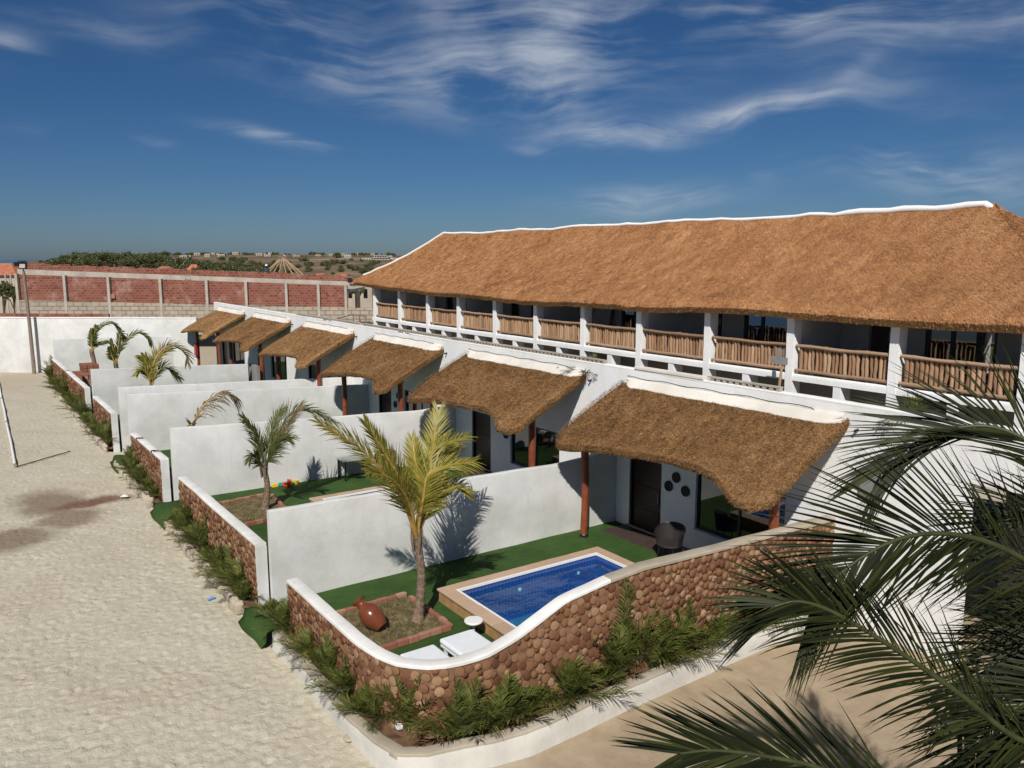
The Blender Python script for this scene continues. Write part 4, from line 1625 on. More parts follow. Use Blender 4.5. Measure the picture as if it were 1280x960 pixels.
# plain wall continuing past the nearest villa, with an open passage
root = thing('end_wall', 'plain white end wall behind the big near palm fronds', 'wall', (XW, 6, 0))
mb = MB()
wall_cells(mb, XW, XW + .25, -3.0, 8.098, 0, 5.06, [(2.5, 7.7, 0, 3.9)])
mb.build('wall_body', M_PLASTER, root)
mb = MB()
sweep_wall(mb, [(XW + .125, 8.09), (XW + .125, 3), (XW + .125, -3.0)], .13, 5.062, 5.11, .015, .5, .008)
mb.build('wall_cap', M_PLASTER, root, smooth=True)
mb = MB()
mb.box(19.2, -3, 0, 19.4, 8.2, 4.3)
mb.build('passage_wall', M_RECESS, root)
mb = MB()
mb.box(XW - .14, 9.5, 3.15, XW - .002, 9.95, 3.6)
o = mb.build('wall_box', M_GREYMETAL, bevel=.015)  # plain box for an unidentified grey panel on the wall
tag(o, 'grey metal box on the white end wall behind the fronds', 'meter box')

# ================================================================ TWO STOREY THATCHED BUILDING
PX = 17.2
PY = [36.72, 34.03, 31.33, 28.72, 26.03, 23.38, 20.74, 18.07, 15.35, 12.64, 9.92, 7.22, 4.5]
hb = thing('thatched_building', 'long white two storey building with golden thatch roof and log balcony railings', 'building', (PX, 20, 0))
Y0, Y1 = 4.3, 36.95
mb = MB()
sweep_wall(mb, [(PX + .12, Y1), (PX + .12, 20), (PX + .12, Y0)], .13, 5.30, 5.47, .02, .4, .012)
mb.build('balcony_edge', M_PLASTER, hb, smooth=True)
mb = MB()
mb.box(PX + .251, Y0, 5.32, 22.5, Y1, 5.46)
mb.build('balcony_floor', M_CEMENT, hb)
mb = MB()
mb.box(16.66, Y0, 4.25, PX + 1.2, Y1 + 3.5, 4.40)
mb.build('terrace_floor', M_CEMENT, hb)
mb = MB()
mb.box(PX + .95, Y0, 4.41, PX + 1.1, Y1, 5.31)
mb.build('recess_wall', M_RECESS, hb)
for k, y in enumerate(PY):
    mb = MB()
    w = .105
    sweep_wall(mb, [(PX - .015, y), (PX + .31, y)], w, 4.40, 7.05, .01, .12, .014)
    mb.build('pillar', M_PLASTER, hb, smooth=True)
    if k < len(PY) - 1:
        ym = (y + PY[k + 1]) / 2
        mb = MB()
        sweep_wall(mb, [(PX + .005, ym), (PX + .40, ym)], .10, 4.40, 5.298, .01, .12, .01)
        mb.build('strut', M_PLASTER, hb, smooth=True)


def picket_mesh(k):
    r = np.random.default_rng(k)
    mb = MB()
    zz = np.linspace(0, .62, 5)
    rad = r.uniform(.036, .050)
    mb.tube([(r.normal(0, .006), r.normal(0, .006), z) for z in zz], [rad * r.uniform(.9, 1.08) for _ in zz], 7)
    return mb.mesh('picket', M_POLE, smooth=True)


PK = [picket_mesh(k) for k in range(8)]
rp = np.random.default_rng(5)
for k in range(len(PY) - 1):
    ya, yb = PY[k] - .135, PY[k + 1] + .135
    mb = MB()
    xr = PX + .10
    for z, r_ in ((6.165, .043), (5.56, .042)):
        n = 9
        pts = [(xr - .035 + .006 * math.sin(i * 2.3 + k), ya + (yb - ya) * i / (n - 1), z + .006 * math.sin(i * 1.4 + k * 2) + (0.008 if z > 6 else 0) * math.cos(i * .7)) for i in range(n)]
        mb.tube(pts, [r_ * rp.uniform(.9, 1.1) for _ in pts], 8)
    rail = mb.build('log_railing', M_RAIL, hb, smooth=True)
    nP = 21 if k < 11 else 10
    for i in range(nP):
        y = ya - .07 + (yb - ya + .14) * (i + .5) / nP
        link_mesh('picket', PK[rp.integers(0, 8)], rail, (xr + rp.normal(.03, .008), y, 5.53 + rp.uniform(-.02, .03)), (rp.normal(0, .02), rp.normal(0, .015), rp.uniform(0, 6)), (1, 1, rp.uniform(.95, 1.08)))

# back wall of the balconies with doors and windows, two bays to a room
XB = 19.2
mb = MB()
wholes = []
mwin, mdoor, mopen = [], [], []
for yp in (39.75, 34.03, 28.72, 23.38, 18.07, 12.64, 7.22):
    for lst, lo, hi, zl, zh in ((mdoor, 1.5, .87, 5.462, 7.15), (mwin, 3.95, 2.32, 5.62, 7.1), (mopen, 5.25, 4.55, 5.462, 7.15)):
        if yp - lo > Y0 + .1 and yp - hi < Y1 - .1:
            lst.append((yp - lo, yp - hi, zl, zh))
wholes = mwin + mdoor + mopen
wall_cells(mb, XB, XB + .2, Y0, Y1, 5.462, 8.2, sorted(wholes))
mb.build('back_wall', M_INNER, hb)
for (a, b, zl, zh) in mwin:
    mb = MB()
    d = .08
    mb.box(XB + .05, a, zl, XB + .15, a + d, zh)
    mb.box(XB + .05, b - d, zl, XB + .15, b, zh)
    mb.box(XB + .05, a + d + .001, zh - d, XB + .15, b - d - .001, zh)
    mb.box(XB + .05, a + d + .001, zl, XB + .15, b - d - .001, zl + d)
    m_ = b - .62
    mb.box(XB + .06, m_ - .05, zl + d + .001, XB + .14, m_ + .05, zh - d - .001)
    w_ = mb.build('window_frame', M_FRAME, hb)
    for (p, q) in ((a + d, m_ - .05), (m_ + .05, b - d)):
        mb = MB()
        mb.box(XB + .09, p + .002, zl + d + .002, XB + .10, q - .002, zh - d - .002)
        mb.build('pane', M_GLASS2, w_)
for (a, b, zl, zh) in mdoor:
    mb = MB()
    mb.box(XB + .06, a + .03, zl, XB + .10, b - .03, zh - .03)
    d_ = mb.build('door', M_DARKWOOD, hb)
    mb = MB()
    mb.tube([(XB + .03, a + .10, 6.3), (XB + .03, a + .10, 6.55)], .013, 6)
    mb.build('handle', M_GREYMETAL, d_)
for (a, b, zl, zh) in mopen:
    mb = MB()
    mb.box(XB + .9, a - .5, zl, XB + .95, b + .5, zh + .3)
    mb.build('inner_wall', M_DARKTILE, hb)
# white partitions between the balconies
for k in range(1, len(PY), 2):
    mb = MB()
    sweep_wall(mb, [(PX + .45, PY[k]), (XB - .003, PY[k])], .07, 5.461, 7.28, .01, .5, .01)
    mb.build('partition', M_PLASTER2, hb, smooth=True)
mb = MB()
mb.obox((XB - .22, 21.8, 6.3), (.02, 0, 0), (0, .42, .05), (.12, -.05, .8))
mb.build('leaning_panel', M_FARWHITE, hb)
# gable ends below the roof
mb = MB()
mb.box(PX + .35, Y1 + .002, 4.3, 23.6, Y1 + .2, 7.6)
mb.build('gable_wall', M_PLASTER, hb)
mb = MB()
mb.box(XB + 1.0, Y0 - .2, 4.3, 23.6, Y0 - .002, 7.6)
mb.build('gable_wall', M_PLASTER, hb)
# ceiling beams under the eave
mb = MB()
mb.box(PX + .04, Y0, 6.90, PX + .22, Y1, 6.98)
mb.build('wall_plate', M_REDPOST, hb)

# thatch roof
XE, XR = 16.85, 20.5
rr = np.random.default_rng(77)
ns, nt_ = 130, 26


def eave_z(y):
    return float(np.interp(y, [4, 7.2, 9.8, 13, 17, 22, 27, 32, 37, 38.5], [7.04, 7.04, 6.99, 7.02, 6.93, 6.86, 6.90, 6.97, 7.12, 7.16])) + .10


P = np.zeros((nt_, ns, 3))
for i in range(nt_):
    f = 1 - i / (nt_ - 1)              # 1 ridge, 0 eave
    ya = 38.35 + (35.5 - 38.35) * f
    yb = 6.0 + (9.62 - 6.0) * f
    for j in range(ns):
        s = j / (ns - 1)
        y = ya + (yb - ya) * s
        x = XE + (XR - XE) * f
        zr = 9.50 + .10 * max(0, (s - .8) / .2) ** 2 + .02 * math.sin(y * 1.1)
        ze = eave_z(38.35 + (6.0 - 38.35) * s)
        z = ze + (zr - ze) * (f - .055 * math.sin(f * PI))
        nz = .06 * mnoise.noise(Vector((x * .8, y * .5, 1))) + .04 * mnoise.noise(Vector((x * 2.2, y * 2.0, 5)))
        P[i, j] = (x - .10 * math.sin(f * PI) * 0, y, z + nz - (.10 * max(0, (.07 - f) / .07) ** 2))
mbR = MB()
mbR.grid(P)
Bf = P.copy()
Bf[:, :, 2] -= .16
Bf[:, :, 0] += .06
mbR.grid(Bf, 1, True)
mbR.grid(np.stack([P[-1], Bf[-1]]), 2)
# back slope and hips
Q = P.copy()
Q[:, :, 0] = 2 * XR - Q[:, :, 0]
mbR.grid(Q, 0, True)


def hip(col):
    A, Bk = P[:, col], Q[:, col]
    n = 24
    H = np.zeros((nt_, n, 3))
    for i in range(nt_):
        for j in range(n):
            t = j / (n - 1)
            H[i, j] = A[i] * (1 - t) + Bk[i] * t
            H[i, j, 2] += .06 * mnoise.noise(Vector(H[i, j] * 1.3)) * math.sin(t * PI)
    return H


H1, H2 = hip(-1), hip(0)
mbR.grid(H1, 0)
mbR.grid(H2, 0, True)
roof = mbR.build('thatch_roof', [M_THATCH, M_UNDER, M_CUT], hb, smooth=True)
parts = [blades('s', P, 170000, .13, .020, rr, .09, .45), blades('s', H1, 16000, .15, .020, rr, .12, .5)]
parts.append(fringe((P[-1] * .7 + Bf[-1] * .3), (-.7, 0, -.6), 2500, .05, .02, rr))
parts.append(fringe((P[-1] * .2 + Bf[-1] * .8), (-.5, 0, -.8), 1500, .045, .018, rr))
parts.append(fringe(H1[-1], (0, -.7, -.6), 2500, .16, .016, rr))
V, F = join_tris(parts)
o = link_mesh('straw', tri_mesh('straw', V, F, M_THATCH, origin_of(hb)), roof)
tag(o, kind='stuff')
# white mortar ridge
rid = [P[0][j] + np.array([0, 0, .03 + .008 * math.sin(j * .8) + .02 * mnoise.noise(Vector((j * .3, 2, 1)))]) for j in range(0, ns, 2)]
rid = [rid[0] + np.array([0, .25, -.10])] + rid + [rid[-1] + np.array([0, -.35, -.22])]
mb = MB()
mb.tube(rid, [.058 + .006 * math.sin(k * 1.9) + (.03 if k > 55 else 0) for k in range(len(rid))], 10)
mb.build('ridge_cap', M_PLASTER, roof, smooth=True)
mb = MB()
hp = [P[i, 0] + np.array([-.02, .03, .03]) for i in range(0, nt_ - 3, 2)]
mb.tube(hp, [.055] * len(hp), 8)
mb.build('hip_cap', M_FLASH, roof, smooth=True)
# stair railing at the far end of the building
t = thing('stair_railing', 'slim brown stair railing at the far end of the thatched building', 'railing', (17.0, 38.5, 4.4))
for k in range(7):
    y = 37.2 + k * .75
    mb = MB()
    mb.tube([(16.95, y, 4.4), (16.95, y, 5.55 - (.10 * k if k > 2 else 0))], .035, 6)
    mb.build('baluster', M_GREYWOOD, t)
for dz in (0, .38):
    mb = MB()
    mb.tube([(16.95, 37.2, 5.5 - dz), (16.95, 38.8, 5.5 - dz), (16.95, 41.8, 5.0 - dz)], .03, 6)
    mb.build('handrail', M_GREYWOOD, t)

# ================================================================ PLANTS
def rot_z(v, a):
    c, s = math.cos(a), math.sin(a)
    return np.array([v[0] * c - v[1] * s, v[0] * s + v[1] * c, v[2]])


def areca(seed, nf=20, h=.95, spread=.75, L0=.40, pairs=22, width=.022):
    r = np.random.default_rng(seed)
    mb = MB()
    for k in range(nf):
        a = k * 2.4 + r.uniform(-.5, .5)
        tilt = r.uniform(.08, 1.0)
        hh = h * r.uniform(.6, 1.15) * (1.1 - .35 * tilt)
        sp = spread * tilt * r.uniform(.8, 1.15)
        n = 9
        R = np.array([rot_z((.04 + sp * f ** 1.5, 0, hh * (f - .32 * tilt * f ** 3)), a) for f in np.linspace(0, 1, n)])
        V, F = frond_arrays(R, L0 * r.uniform(.8, 1.2), pairs, width, r, .80, .30, .30, .25)
        add_quads(mb, V, F)
        mb.tube(R, np.linspace(.012, .004, n), 4, 1, False)
    return mb.mesh('foliage', [M_SHRUB, M_STALKG])


AR = [areca(k, 24 if k < 4 else 17, *((1.05, .9) if k < 2 else (.75, 1.0) if k < 4 else (.55, .75))) for k in range(6)] + [areca(9, 26, 1.55, .8)]


def stem_mesh():
    mb = MB()
    for k in range(5):
        a = k * 1.3
        mb.tube([(.05 * math.cos(a), .05 * math.sin(a), -.05), (.09 * math.cos(a), .09 * math.sin(a), .25)], .02, 5)
    return mb.mesh('stem', M_STALKG)


STEM = stem_mesh()


def shrub(x, y, z, sc, k, label, group='areca palms in the planters'):
    t = thing('areca_palm', label, 'shrub', (x, y, z), group)
    a = (x * 7 + y * 3) % 6.28
    for nm, me in (('foliage', AR[k % 7]), ('stem', STEM)):
        o = bpy.data.objects.new(nm, me)
        COL.objects.link(o)
        o.parent = t
    t.rotation_euler = (0, 0, a)
    t.scale = (sc, sc, sc)
    return t


SH = []
G1 = 'areca palms in the corner planter'
first = [(370, 778, .75, 2), (398, 812, .62, 3), (428, 838, .78, 0), (452, 862, .68, 1), (470, 893, .62, 2), (512, 905, .72, 0), (498, 870, .5, 4), (565, 910, .75, 1), (612, 893, .8, 3), (640, 880, .55, 4),
         (352, 760, .5, 5), (700, 862, .85, 2), (735, 822, .95, 6), (765, 850, .85, 3), (790, 815, .95, 1), (822, 808, .8, 2), (850, 812, .78, 0), (878, 790, .7, 3), (905, 770, .85, 1), (940, 752, .8, 2),
         (975, 748, .75, 0), (1010, 742, .7, 3)]
lab1 = ['areca palm by the turf mat at the start of the corner planter', 'small areca palm, second from the turf mat in the corner planter', 'large dark areca palm halfway down the corner planter left leg',
        'areca palm against the log wall left of the planter bend', 'low areca palm just before the bend of the white kerb', 'areca palm hanging over the kerb at the planter bend', 'small areca tuft behind the bend close to the logs',
        'bright areca palm hanging over the kerb right of the bend', 'wide areca palm below the pale mattress end of the wall', 'small areca tuft on the bare soil right of the bend', 'smallest areca tuft touching the turf mat',
        'areca palm left of the tall frond clump', 'largest areca palm, tall frond clump rising in front of the pool', 'areca palm at the foot of the tallest clump', 'dense areca palm right of the tallest clump',
        'areca palm hanging over the white kerb, second right of the tallest clump', 'areca palm hanging over the white kerb, third right of the tallest clump', 'areca palm below the middle of the log wall',
        'yellowish areca palm left of the near coconut fronds', 'areca palm partly covered by the tip of a near coconut frond', 'areca palm behind the near coconut fronds, second from the wall end', 'areca palm behind the near coconut fronds at the wall end']
for (u, v, sc, k), lab in zip(first, lab1):
    p = ground_at(u, v + 6, .34)
    if p[0] > 6.4:
        p[1] = min(max(p[1], 10.60), 10.70)
    else:
        p[0] = min(p[0], 5.40) if p[1] > 12.3 else p[0]
    shrub(p[0], p[1], .33, (sc * .8 + .36) * (1.06 if p[0] > 5.7 else .85), k, lab, G1)
second = [(5.25, 25.4, .7, 2), (5.28, 24.5, .95, 0), (5.22, 23.6, .75, 3), (5.3, 22.7, 1.0, 1), (5.2, 21.8, .7, 4), (5.3, 20.9, .95, 2), (5.2, 20.2, .8, 0), (5.32, 19.4, 1.0, 3), (5.2, 18.8, .85, 5)]
lab2 = ['areca palm beside the turf mat at the second gate', 'broad areca palm, second from the turf mat at the second gate', 'areca palm, third from the turf mat at the second gate', 'areca palm, fourth from the turf mat at the second gate',
        'small areca tuft in the middle of the second planter', 'areca palm, fourth from the white wall in the second planter', 'areca palm, third from the white wall in the second planter', 'full areca palm, second from the white wall in the second planter',
        'yellowish areca palm at the white wall end of the second planter']
for (x, y, sc, k), lab in zip(second, lab2):
    shrub(x, y, .22, sc * 1.0, k, lab, 'areca palms in the second planter')
third = [(5.25, 33.4, 1.0), (5.3, 32.5, 1.1), (5.2, 31.6, .9), (5.3, 30.7, 1.15), (5.2, 29.8, 1.0), (5.25, 29.0, 1.1)]
lab3 = ['areca palm at the turf mat end of the third planter', 'areca palm, second from the turf mat in the third planter', 'low areca palm in the middle of the third planter', 'taller areca palm in the middle of the third planter',
        'areca palm, second from the white wall in the third planter', 'areca palm touching the white wall end in the third planter']
for n, ((x, y, sc), lab) in enumerate(zip(third, lab3)):
    shrub(x, y, .22, sc * .85, n, lab, 'areca palms in the third planter')
fy = np.linspace(38.4, 61.6, 21)
for n, y in enumerate(fy):
    shrub(5.2 + .08 * math.sin(n * 2), y, .22, .95 + .15 * math.sin(n * 1.7), n, 'bushy areca palm in the long far planter beside the sand', 'areca palms in the long far planter')


# ---- coconut palms in the gardens
def palm_trunk(t, base, top, r0, r1, mat, lean=.1):
    base, top = np.array(base, float), np.array(top, float)
    n = 26
    pts, rad = [], []
    for k in range(n):
        f = k / (n - 1)
        p = base + (top - base) * f
        p[0] += lean * math.sin(f * PI)
        pts.append(p)
        rad.append((r0 + (r1 - r0) * f) * (1 + .10 * (k % 2)) + .05 * math.exp(-f * 14))
    mb = MB()
    mb.tube(pts, rad, 11)
    mb.build('trunk', mat, t, smooth=False)


def garden_palm(label, base, heart, fronds, mat, L0, pairs, width, seed, trunk=(.17, .13), group='young coconut palms in the villa gardens', stalk=M_STALK, droop=.30):
    t = thing('coconut_palm', label, 'palm tree', base, group)
    r = np.random.default_rng(seed)
    palm_trunk(t, base, heart, trunk[0], trunk[1], M_TRUNK)
    # old leaf sheaths round the heart
    mb = MB()
    for k in range(7):
        a = k * 2.4
        h = np.array(heart)
        mb.tube([h + np.array([.09 * math.cos(a), .09 * math.sin(a), -.35]), h + np.array([.12 * math.cos(a), .12 * math.sin(a), -.02]), h + np.array([.12 * math.cos(a), .12 * math.sin(a), .22])], [.018, .028, .010], 5)
    mb.build('leaf_sheath', M_TRUNK, t)
    for fr in fronds:
        pts, m2, kw = fr
        R = bez([np.array(heart) + np.array([0, 0, -.02])] + [np.array(p) for p in pts], 22)
        mb = MB()
        opt = dict(L0=L0, pairs=pairs, width=width, sweep=.62, droop=droop, lift=.10, start=.20)
        opt.update(kw)
        V, F = frond_arrays(R, opt['L0'], opt['pairs'], opt['width'], r, opt['sweep'], opt['droop'], opt['lift'], opt['start'], tuple(-FW * .75 + np.array([0, 0, .65])), ((0, .12, .35, .75, 1), (.6, .85, 1, .75, .4)), jitter=.10)
        add_quads(mb, V, F)
        mb.tube(R, np.linspace(.045, .008, len(R)), 6, 1, False)
        mb.build('frond', [m2 or mat, stalk], t)
    return t


def pa(u, v, y):
    """photo pixel on the vertical plane y = const"""
    r = FW * FPX + RT * (u - 640) - UP * (v - 480)
    return CP + r * y / r[1]


b = ground_at(522, 776, .34)
h = (b[0] + .02, b[1], 2.28)
garden_palm('large yellowish coconut palm growing from the brick edged bed by the pool', tuple(b), h, [
    ([pa(500, 620, 15.1), pa(455, 565, 15.0), pa(398, 527, 14.8)], M_LEAFY, dict(lift=.12, sweep=.5)),
    ([pa(505, 610, 15.2), pa(483, 570, 15.3), pa(456, 527, 15.4)], M_LEAFY, dict(lift=.35, sweep=.45)),
    ([pa(530, 620, 15.8), pa(541, 560, 16.6), pa(548, 514, 17.1)], M_LEAFY, dict(lift=.15, sweep=.75, L0=.95)),
    ([pa(527, 615, 15.5), pa(538, 565, 15.9), pa(585, 545, 16.4)], M_LEAFY, dict(lift=.2, sweep=.8)),
    ([pa(529, 625, 15.0), pa(540, 588, 14.9), pa(592, 577, 14.9)], M_LEAFY, dict(lift=.0, sweep=.9)),
    ([pa(524, 610, 15.3), pa(519, 575, 15.4), pa(515, 548, 15.6)], M_LEAFY, dict(L0=.6)),
    ([pa(512, 630, 14.9), pa(490, 600, 14.5), pa(462, 590, 14.2)], M_LEAFY, dict(L0=.7)),
    ([(b[0] + .5, b[1] + .35, 3.0), (b[0] + 1.2, b[1] + .9, 3.7), (b[0] + 2.0, b[1] + 1.5, 3.75)], M_LEAFY, dict(lift=.1)),
    ([pa(535, 640, 15.2), pa(560, 610, 15.0), pa(585, 615, 14.9)], M_LEAFY, dict(L0=.6)),
], M_LEAFY, .84, 76, .027, 1, (.105, .075), droop=.16)
b = ground_at(331, 637, .34)
h = (b[0] + .03, b[1], 1.75)
garden_palm('green coconut palm in the second garden in front of the white wall', tuple(b), h, [
    ([pa(342, 560, 25.3), pa(360, 520, 25.3), pa(385, 512, 25.3), pa(418, 527, 25.2)], None, dict(lift=.1, sweep=.55)),
    ([pa(328, 570, 25.4), pa(320, 545, 25.4), pa(305, 522, 25.4)], None, dict(sweep=.4)),
    ([pa(334, 560, 25.5), pa(343, 530, 25.7), pa(352, 512, 25.9)], None, dict(sweep=.45)),
    ([pa(340, 565, 25.2), pa(358, 535, 25.1), pa(378, 505, 25.1)], M_LEAFDRY, dict(sweep=.45, L0=.7)),
    ([pa(338, 572, 25.0), pa(350, 550, 24.8), pa(362, 548, 24.5)], None, dict(sweep=.7)),
    ([pa(325, 580, 25.2), pa(318, 568, 25.1), pa(312, 575, 25.0)], None, dict(L0=.5)),
], M_LEAF, .85, 64, .028, 2, (.10, .075), stalk=M_STALKG)
# a second frond group seen behind the first palm, brown tipped
b = np.array([9.0, 33.0, .3])
garden_palm('coconut palm hidden behind a white wall with one drooping brown frond', tuple(b), (pa(240, 560, 33.0)[0], 33.0, 1.35), [
    ([pa(246, 520, 33), pa(262, 500, 33), pa(280, 490, 33), pa(296, 497, 33)], M_LEAFDRY, dict(droop=.9, lift=-.1)),
    ([pa(240, 530, 33), pa(236, 540, 32.8), pa(232, 548, 32.6)], M_LEAFDRY, dict(L0=.5)),
], M_LEAFDRY, .95, 40, .055, 3, (.13, .1))
b = np.array([8.4, 42.3, .3])
hx = pa(188, 480, 42.3)
garden_palm('yellow green coconut palm rising behind the double white wall', (hx[0], 42.3, .3), (hx[0], 42.3, hx[2] - .3), [
    ([pa(190, 460, 42.3), pa(200, 440, 42.3), pa(214, 432, 42.3), pa(231, 440, 42.2), pa(234, 452, 42.2)], M_LEAFDRY, dict(lift=.1)),
    ([pa(192, 458, 42.3), pa(199, 444, 42.3), pa(210, 436, 42.3)], M_LEAFY, dict(L0=1.1)),
    ([pa(195, 468, 42.2), pa(206, 460, 42.2), pa(224, 472, 42.2)], None, {}),
    ([pa(186, 465, 42.4), pa(182, 452, 42.4), pa(178, 446, 42.4)], M_LEAFY, {}),
    ([pa(186, 470, 42.2), pa(178, 462, 42.1), pa(172, 466, 42)], M_LEAFY, dict(L0=.7)),
], M_LEAF, .85, 34, .06, 4, (.14, .1))
b = ground_at(116, 458, .9)
b = (pa(116, 455, 58)[0], 58.0, .3)
hz = pa(115, 440, 58)[2]
garden_palm('small coconut palm standing in the red block planter at the far end', b, (b[0], 58.0, hz), [
    ([pa(116, 425, 58), pa(124, 410, 58), pa(138, 404, 58), pa(150, 412, 58)], None, {}),
    ([pa(114, 425, 58), pa(114, 412, 58)], None, dict(L0=.5)),
    ([pa(117, 428, 58), pa(118, 416, 58), pa(120, 408, 58)], None, dict(L0=.6)),
    ([pa(120, 432, 58), pa(128, 428, 58), pa(133, 427, 58)], None, dict(L0=.5)),
], M_LEAF, .72, 34, .07, 5, (.14, .12))
b = (pa(145, 460, 55)[0], 55.0, .3)
hz = pa(144, 455, 55)[2]
garden_palm('stemless coconut palm with one long arching frond near the far wall', b, (b[0], 55.0, hz), [
    ([pa(150, 440, 55), pa(158, 425, 55), pa(170, 416, 55), pa(182, 420, 55), pa(189, 430, 55)], None, {}),
    ([pa(142, 440, 55), pa(139, 425, 55)], None, dict(L0=.5)),
    ([pa(147, 440, 55), pa(149, 425, 55), pa(151, 416, 55), pa(155, 424, 55)], None, dict(L0=.6)),
    ([pa(140, 445, 55), pa(137, 435, 55)], None, dict(L0=.5)),
], M_LEAF, .65, 38, .07, 6, (.12, .1))

# ---- big coconut palm close to the camera, crown out of frame to the right
heart = at(1410, 812, 6.0)
trunk_base = np.array([heart[0] + .4, heart[1] - .3, 0])
np_t = thing('coconut_palm', 'big dark coconut palm close to the camera with long overlapping fronds', 'palm tree', tuple(trunk_base))
palm_trunk(np_t, trunk_base, heart, .24, .17, M_TRUNK, .2)
CA = -FW
NF = [  # (rachis: pixel + depth, leaflet length, pairs, sweep, droop, lift, facing, leaflets as single parts)
    ([(1350, 755, 5.8), (1290, 706, 5.55), (1235, 678, 5.4), (1180, 667, 5.25), (1130, 672, 5.15), (1085, 692, 5.1), (1045, 722, 5.05), (1018, 750, 5.0)], 1.08, 74, .70, .08, .04, CA * .9 + UP * .35, True),
    ([(1380, 660, 6.0), (1310, 572, 6.1), (1250, 536, 6.2), (1190, 536, 6.3), (1140, 556, 6.35), (1100, 592, 6.4)], .95, 70, .66, .10, .04, CA * .85 + UP * .45, True),
    ([(1345, 930, 5.4), (1275, 925, 5.2), (1200, 868, 5.0), (1120, 812, 4.9), (1045, 767, 4.85), (1000, 752, 4.8), (968, 758, 4.8)], .82, 100, .66, .16, .04, CA * .8 + UP * .5 - RT * .2, False),
    ([(1330, 980, 5.2), (1200, 1030, 4.8), (1110, 1000, 4.65), (1030, 962, 4.6), (960, 946, 4.55), (895, 938, 4.5), (850, 942, 4.45)], .80, 84, .52, .06, .05, CA * .8 + UP * .5, False),
    ([(1390, 790, 6.1), (1330, 790, 6.3), (1272, 808, 6.45), (1228, 845, 6.5), (1198, 900, 6.55)], .85, 80, .70, .15, .04, CA * .85 + UP * .3, False),
    ([(1425, 730, 6.2), (1385, 620, 6.4), (1350, 530, 6.5), (1335, 440, 6.6)], 1.1, 70, .55, .05, .04, CA * .9 + RT * .2, False),
    ([(1400, 870, 5.6), (1350, 905, 5.4), (1290, 955, 5.2), (1240, 1030, 5.1)], .95, 84, .75, .15, .04, CA * .85 + UP * .4, False),
    ([(1410, 700, 6.4), (1360, 655, 6.8), (1305, 640, 7.0), (1255, 652, 7.1), (1215, 680, 7.2)], .9, 80, .68, .12, .04, CA * .85 + UP * .4, False),
    ([(1410, 850, 5.9), (1350, 850, 6.0), (1290, 872, 6.0), (1235, 915, 6.0), (1195, 975, 6.0)], .95, 84, .70, .12, .04, CA * .85 + UP * .4, False),
    ([(1430, 770, 6.6), (1380, 735, 7.0), (1325, 738, 7.2), (1280, 765, 7.3), (1245, 810, 7.3)], .9, 80, .70, .15, .04, CA * .85 + UP * .3, False),
    ([(1500, 760, 6.0), (1580, 690, 6.0), (1680, 700, 6.0)], 1.0, 40, .7, .4, .2, UP, False),
    ([(1470, 860, 5.6), (1500, 940, 5.2), (1540, 1060, 5.0)], 1.0, 40, .7, .4, .2, UP, False),
]
rn = np.random.default_rng(17)
for q, (pts, L0, pairs, sweep, droop, lift, facing, single) in enumerate(NF):
    R = bez([heart] + [at(*p) for p in pts], 34)
    V, F = frond_arrays(R, L0, pairs, .019, rn, sweep, droop, lift, .10, tuple(facing), ((0, .12, .35, .75, 1), (.5, .8, 1, .8, .5)), 5, .07)
    mb = MB()
    mb.tube(R, np.linspace(.026, .007, len(R)), 8)
    ra = mb.build('frond', M_STALKG, np_t, smooth=True)
    per = F.shape[0] // (2 * pairs)
    nv = V.shape[0] // (2 * pairs)
    if single:
        V2, F2 = frond_arrays(R, L0 * .95, 30, .018, rn, sweep, droop, lift, .12, tuple(facing), ((0, .12, .35, .75, 1), (.5, .8, 1, .8, .5)), 5, .09)
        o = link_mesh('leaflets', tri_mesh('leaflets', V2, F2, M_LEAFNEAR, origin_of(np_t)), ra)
        tag(o, kind='stuff')
        org = origin_of(np_t)
        for k in range(2 * pairs):
            me = tri_mesh('leaflet', V[k * nv:(k + 1) * nv], F[:per], M_LEAFNEAR, org)
            link_mesh('leaflet', me, ra)
    else:
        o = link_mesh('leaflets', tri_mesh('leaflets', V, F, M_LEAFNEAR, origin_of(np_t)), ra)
        tag(o, kind='stuff')

# terrace plants on the roof
t = shrub(16.85, 19.75, 4.4, 1.0, 3, 'small fan of green leaves on the roof terrace before the balcony', 'terrace plants')
t = shrub(16.9, 9.25, 4.55, .85, 1, 'dark green bush on the roof terrace near the right balcony pillar', 'terrace plants')
t = shrub(16.9, 21.0, 4.5, .7, 2, 'low green plant on the roof terrace behind the vent strip', 'terrace plants')
# plant bed by the second villa window
t = shrub(15.6, 20.3, .3, 1.1, 0, 'leafy plant showing behind the wall under the second villa window', 'garden plants')
t = shrub(15.9, 19.2, .3, 1.0, 2, 'leafy plant in the corner under the tip of the nearest canopy', 'garden plants')

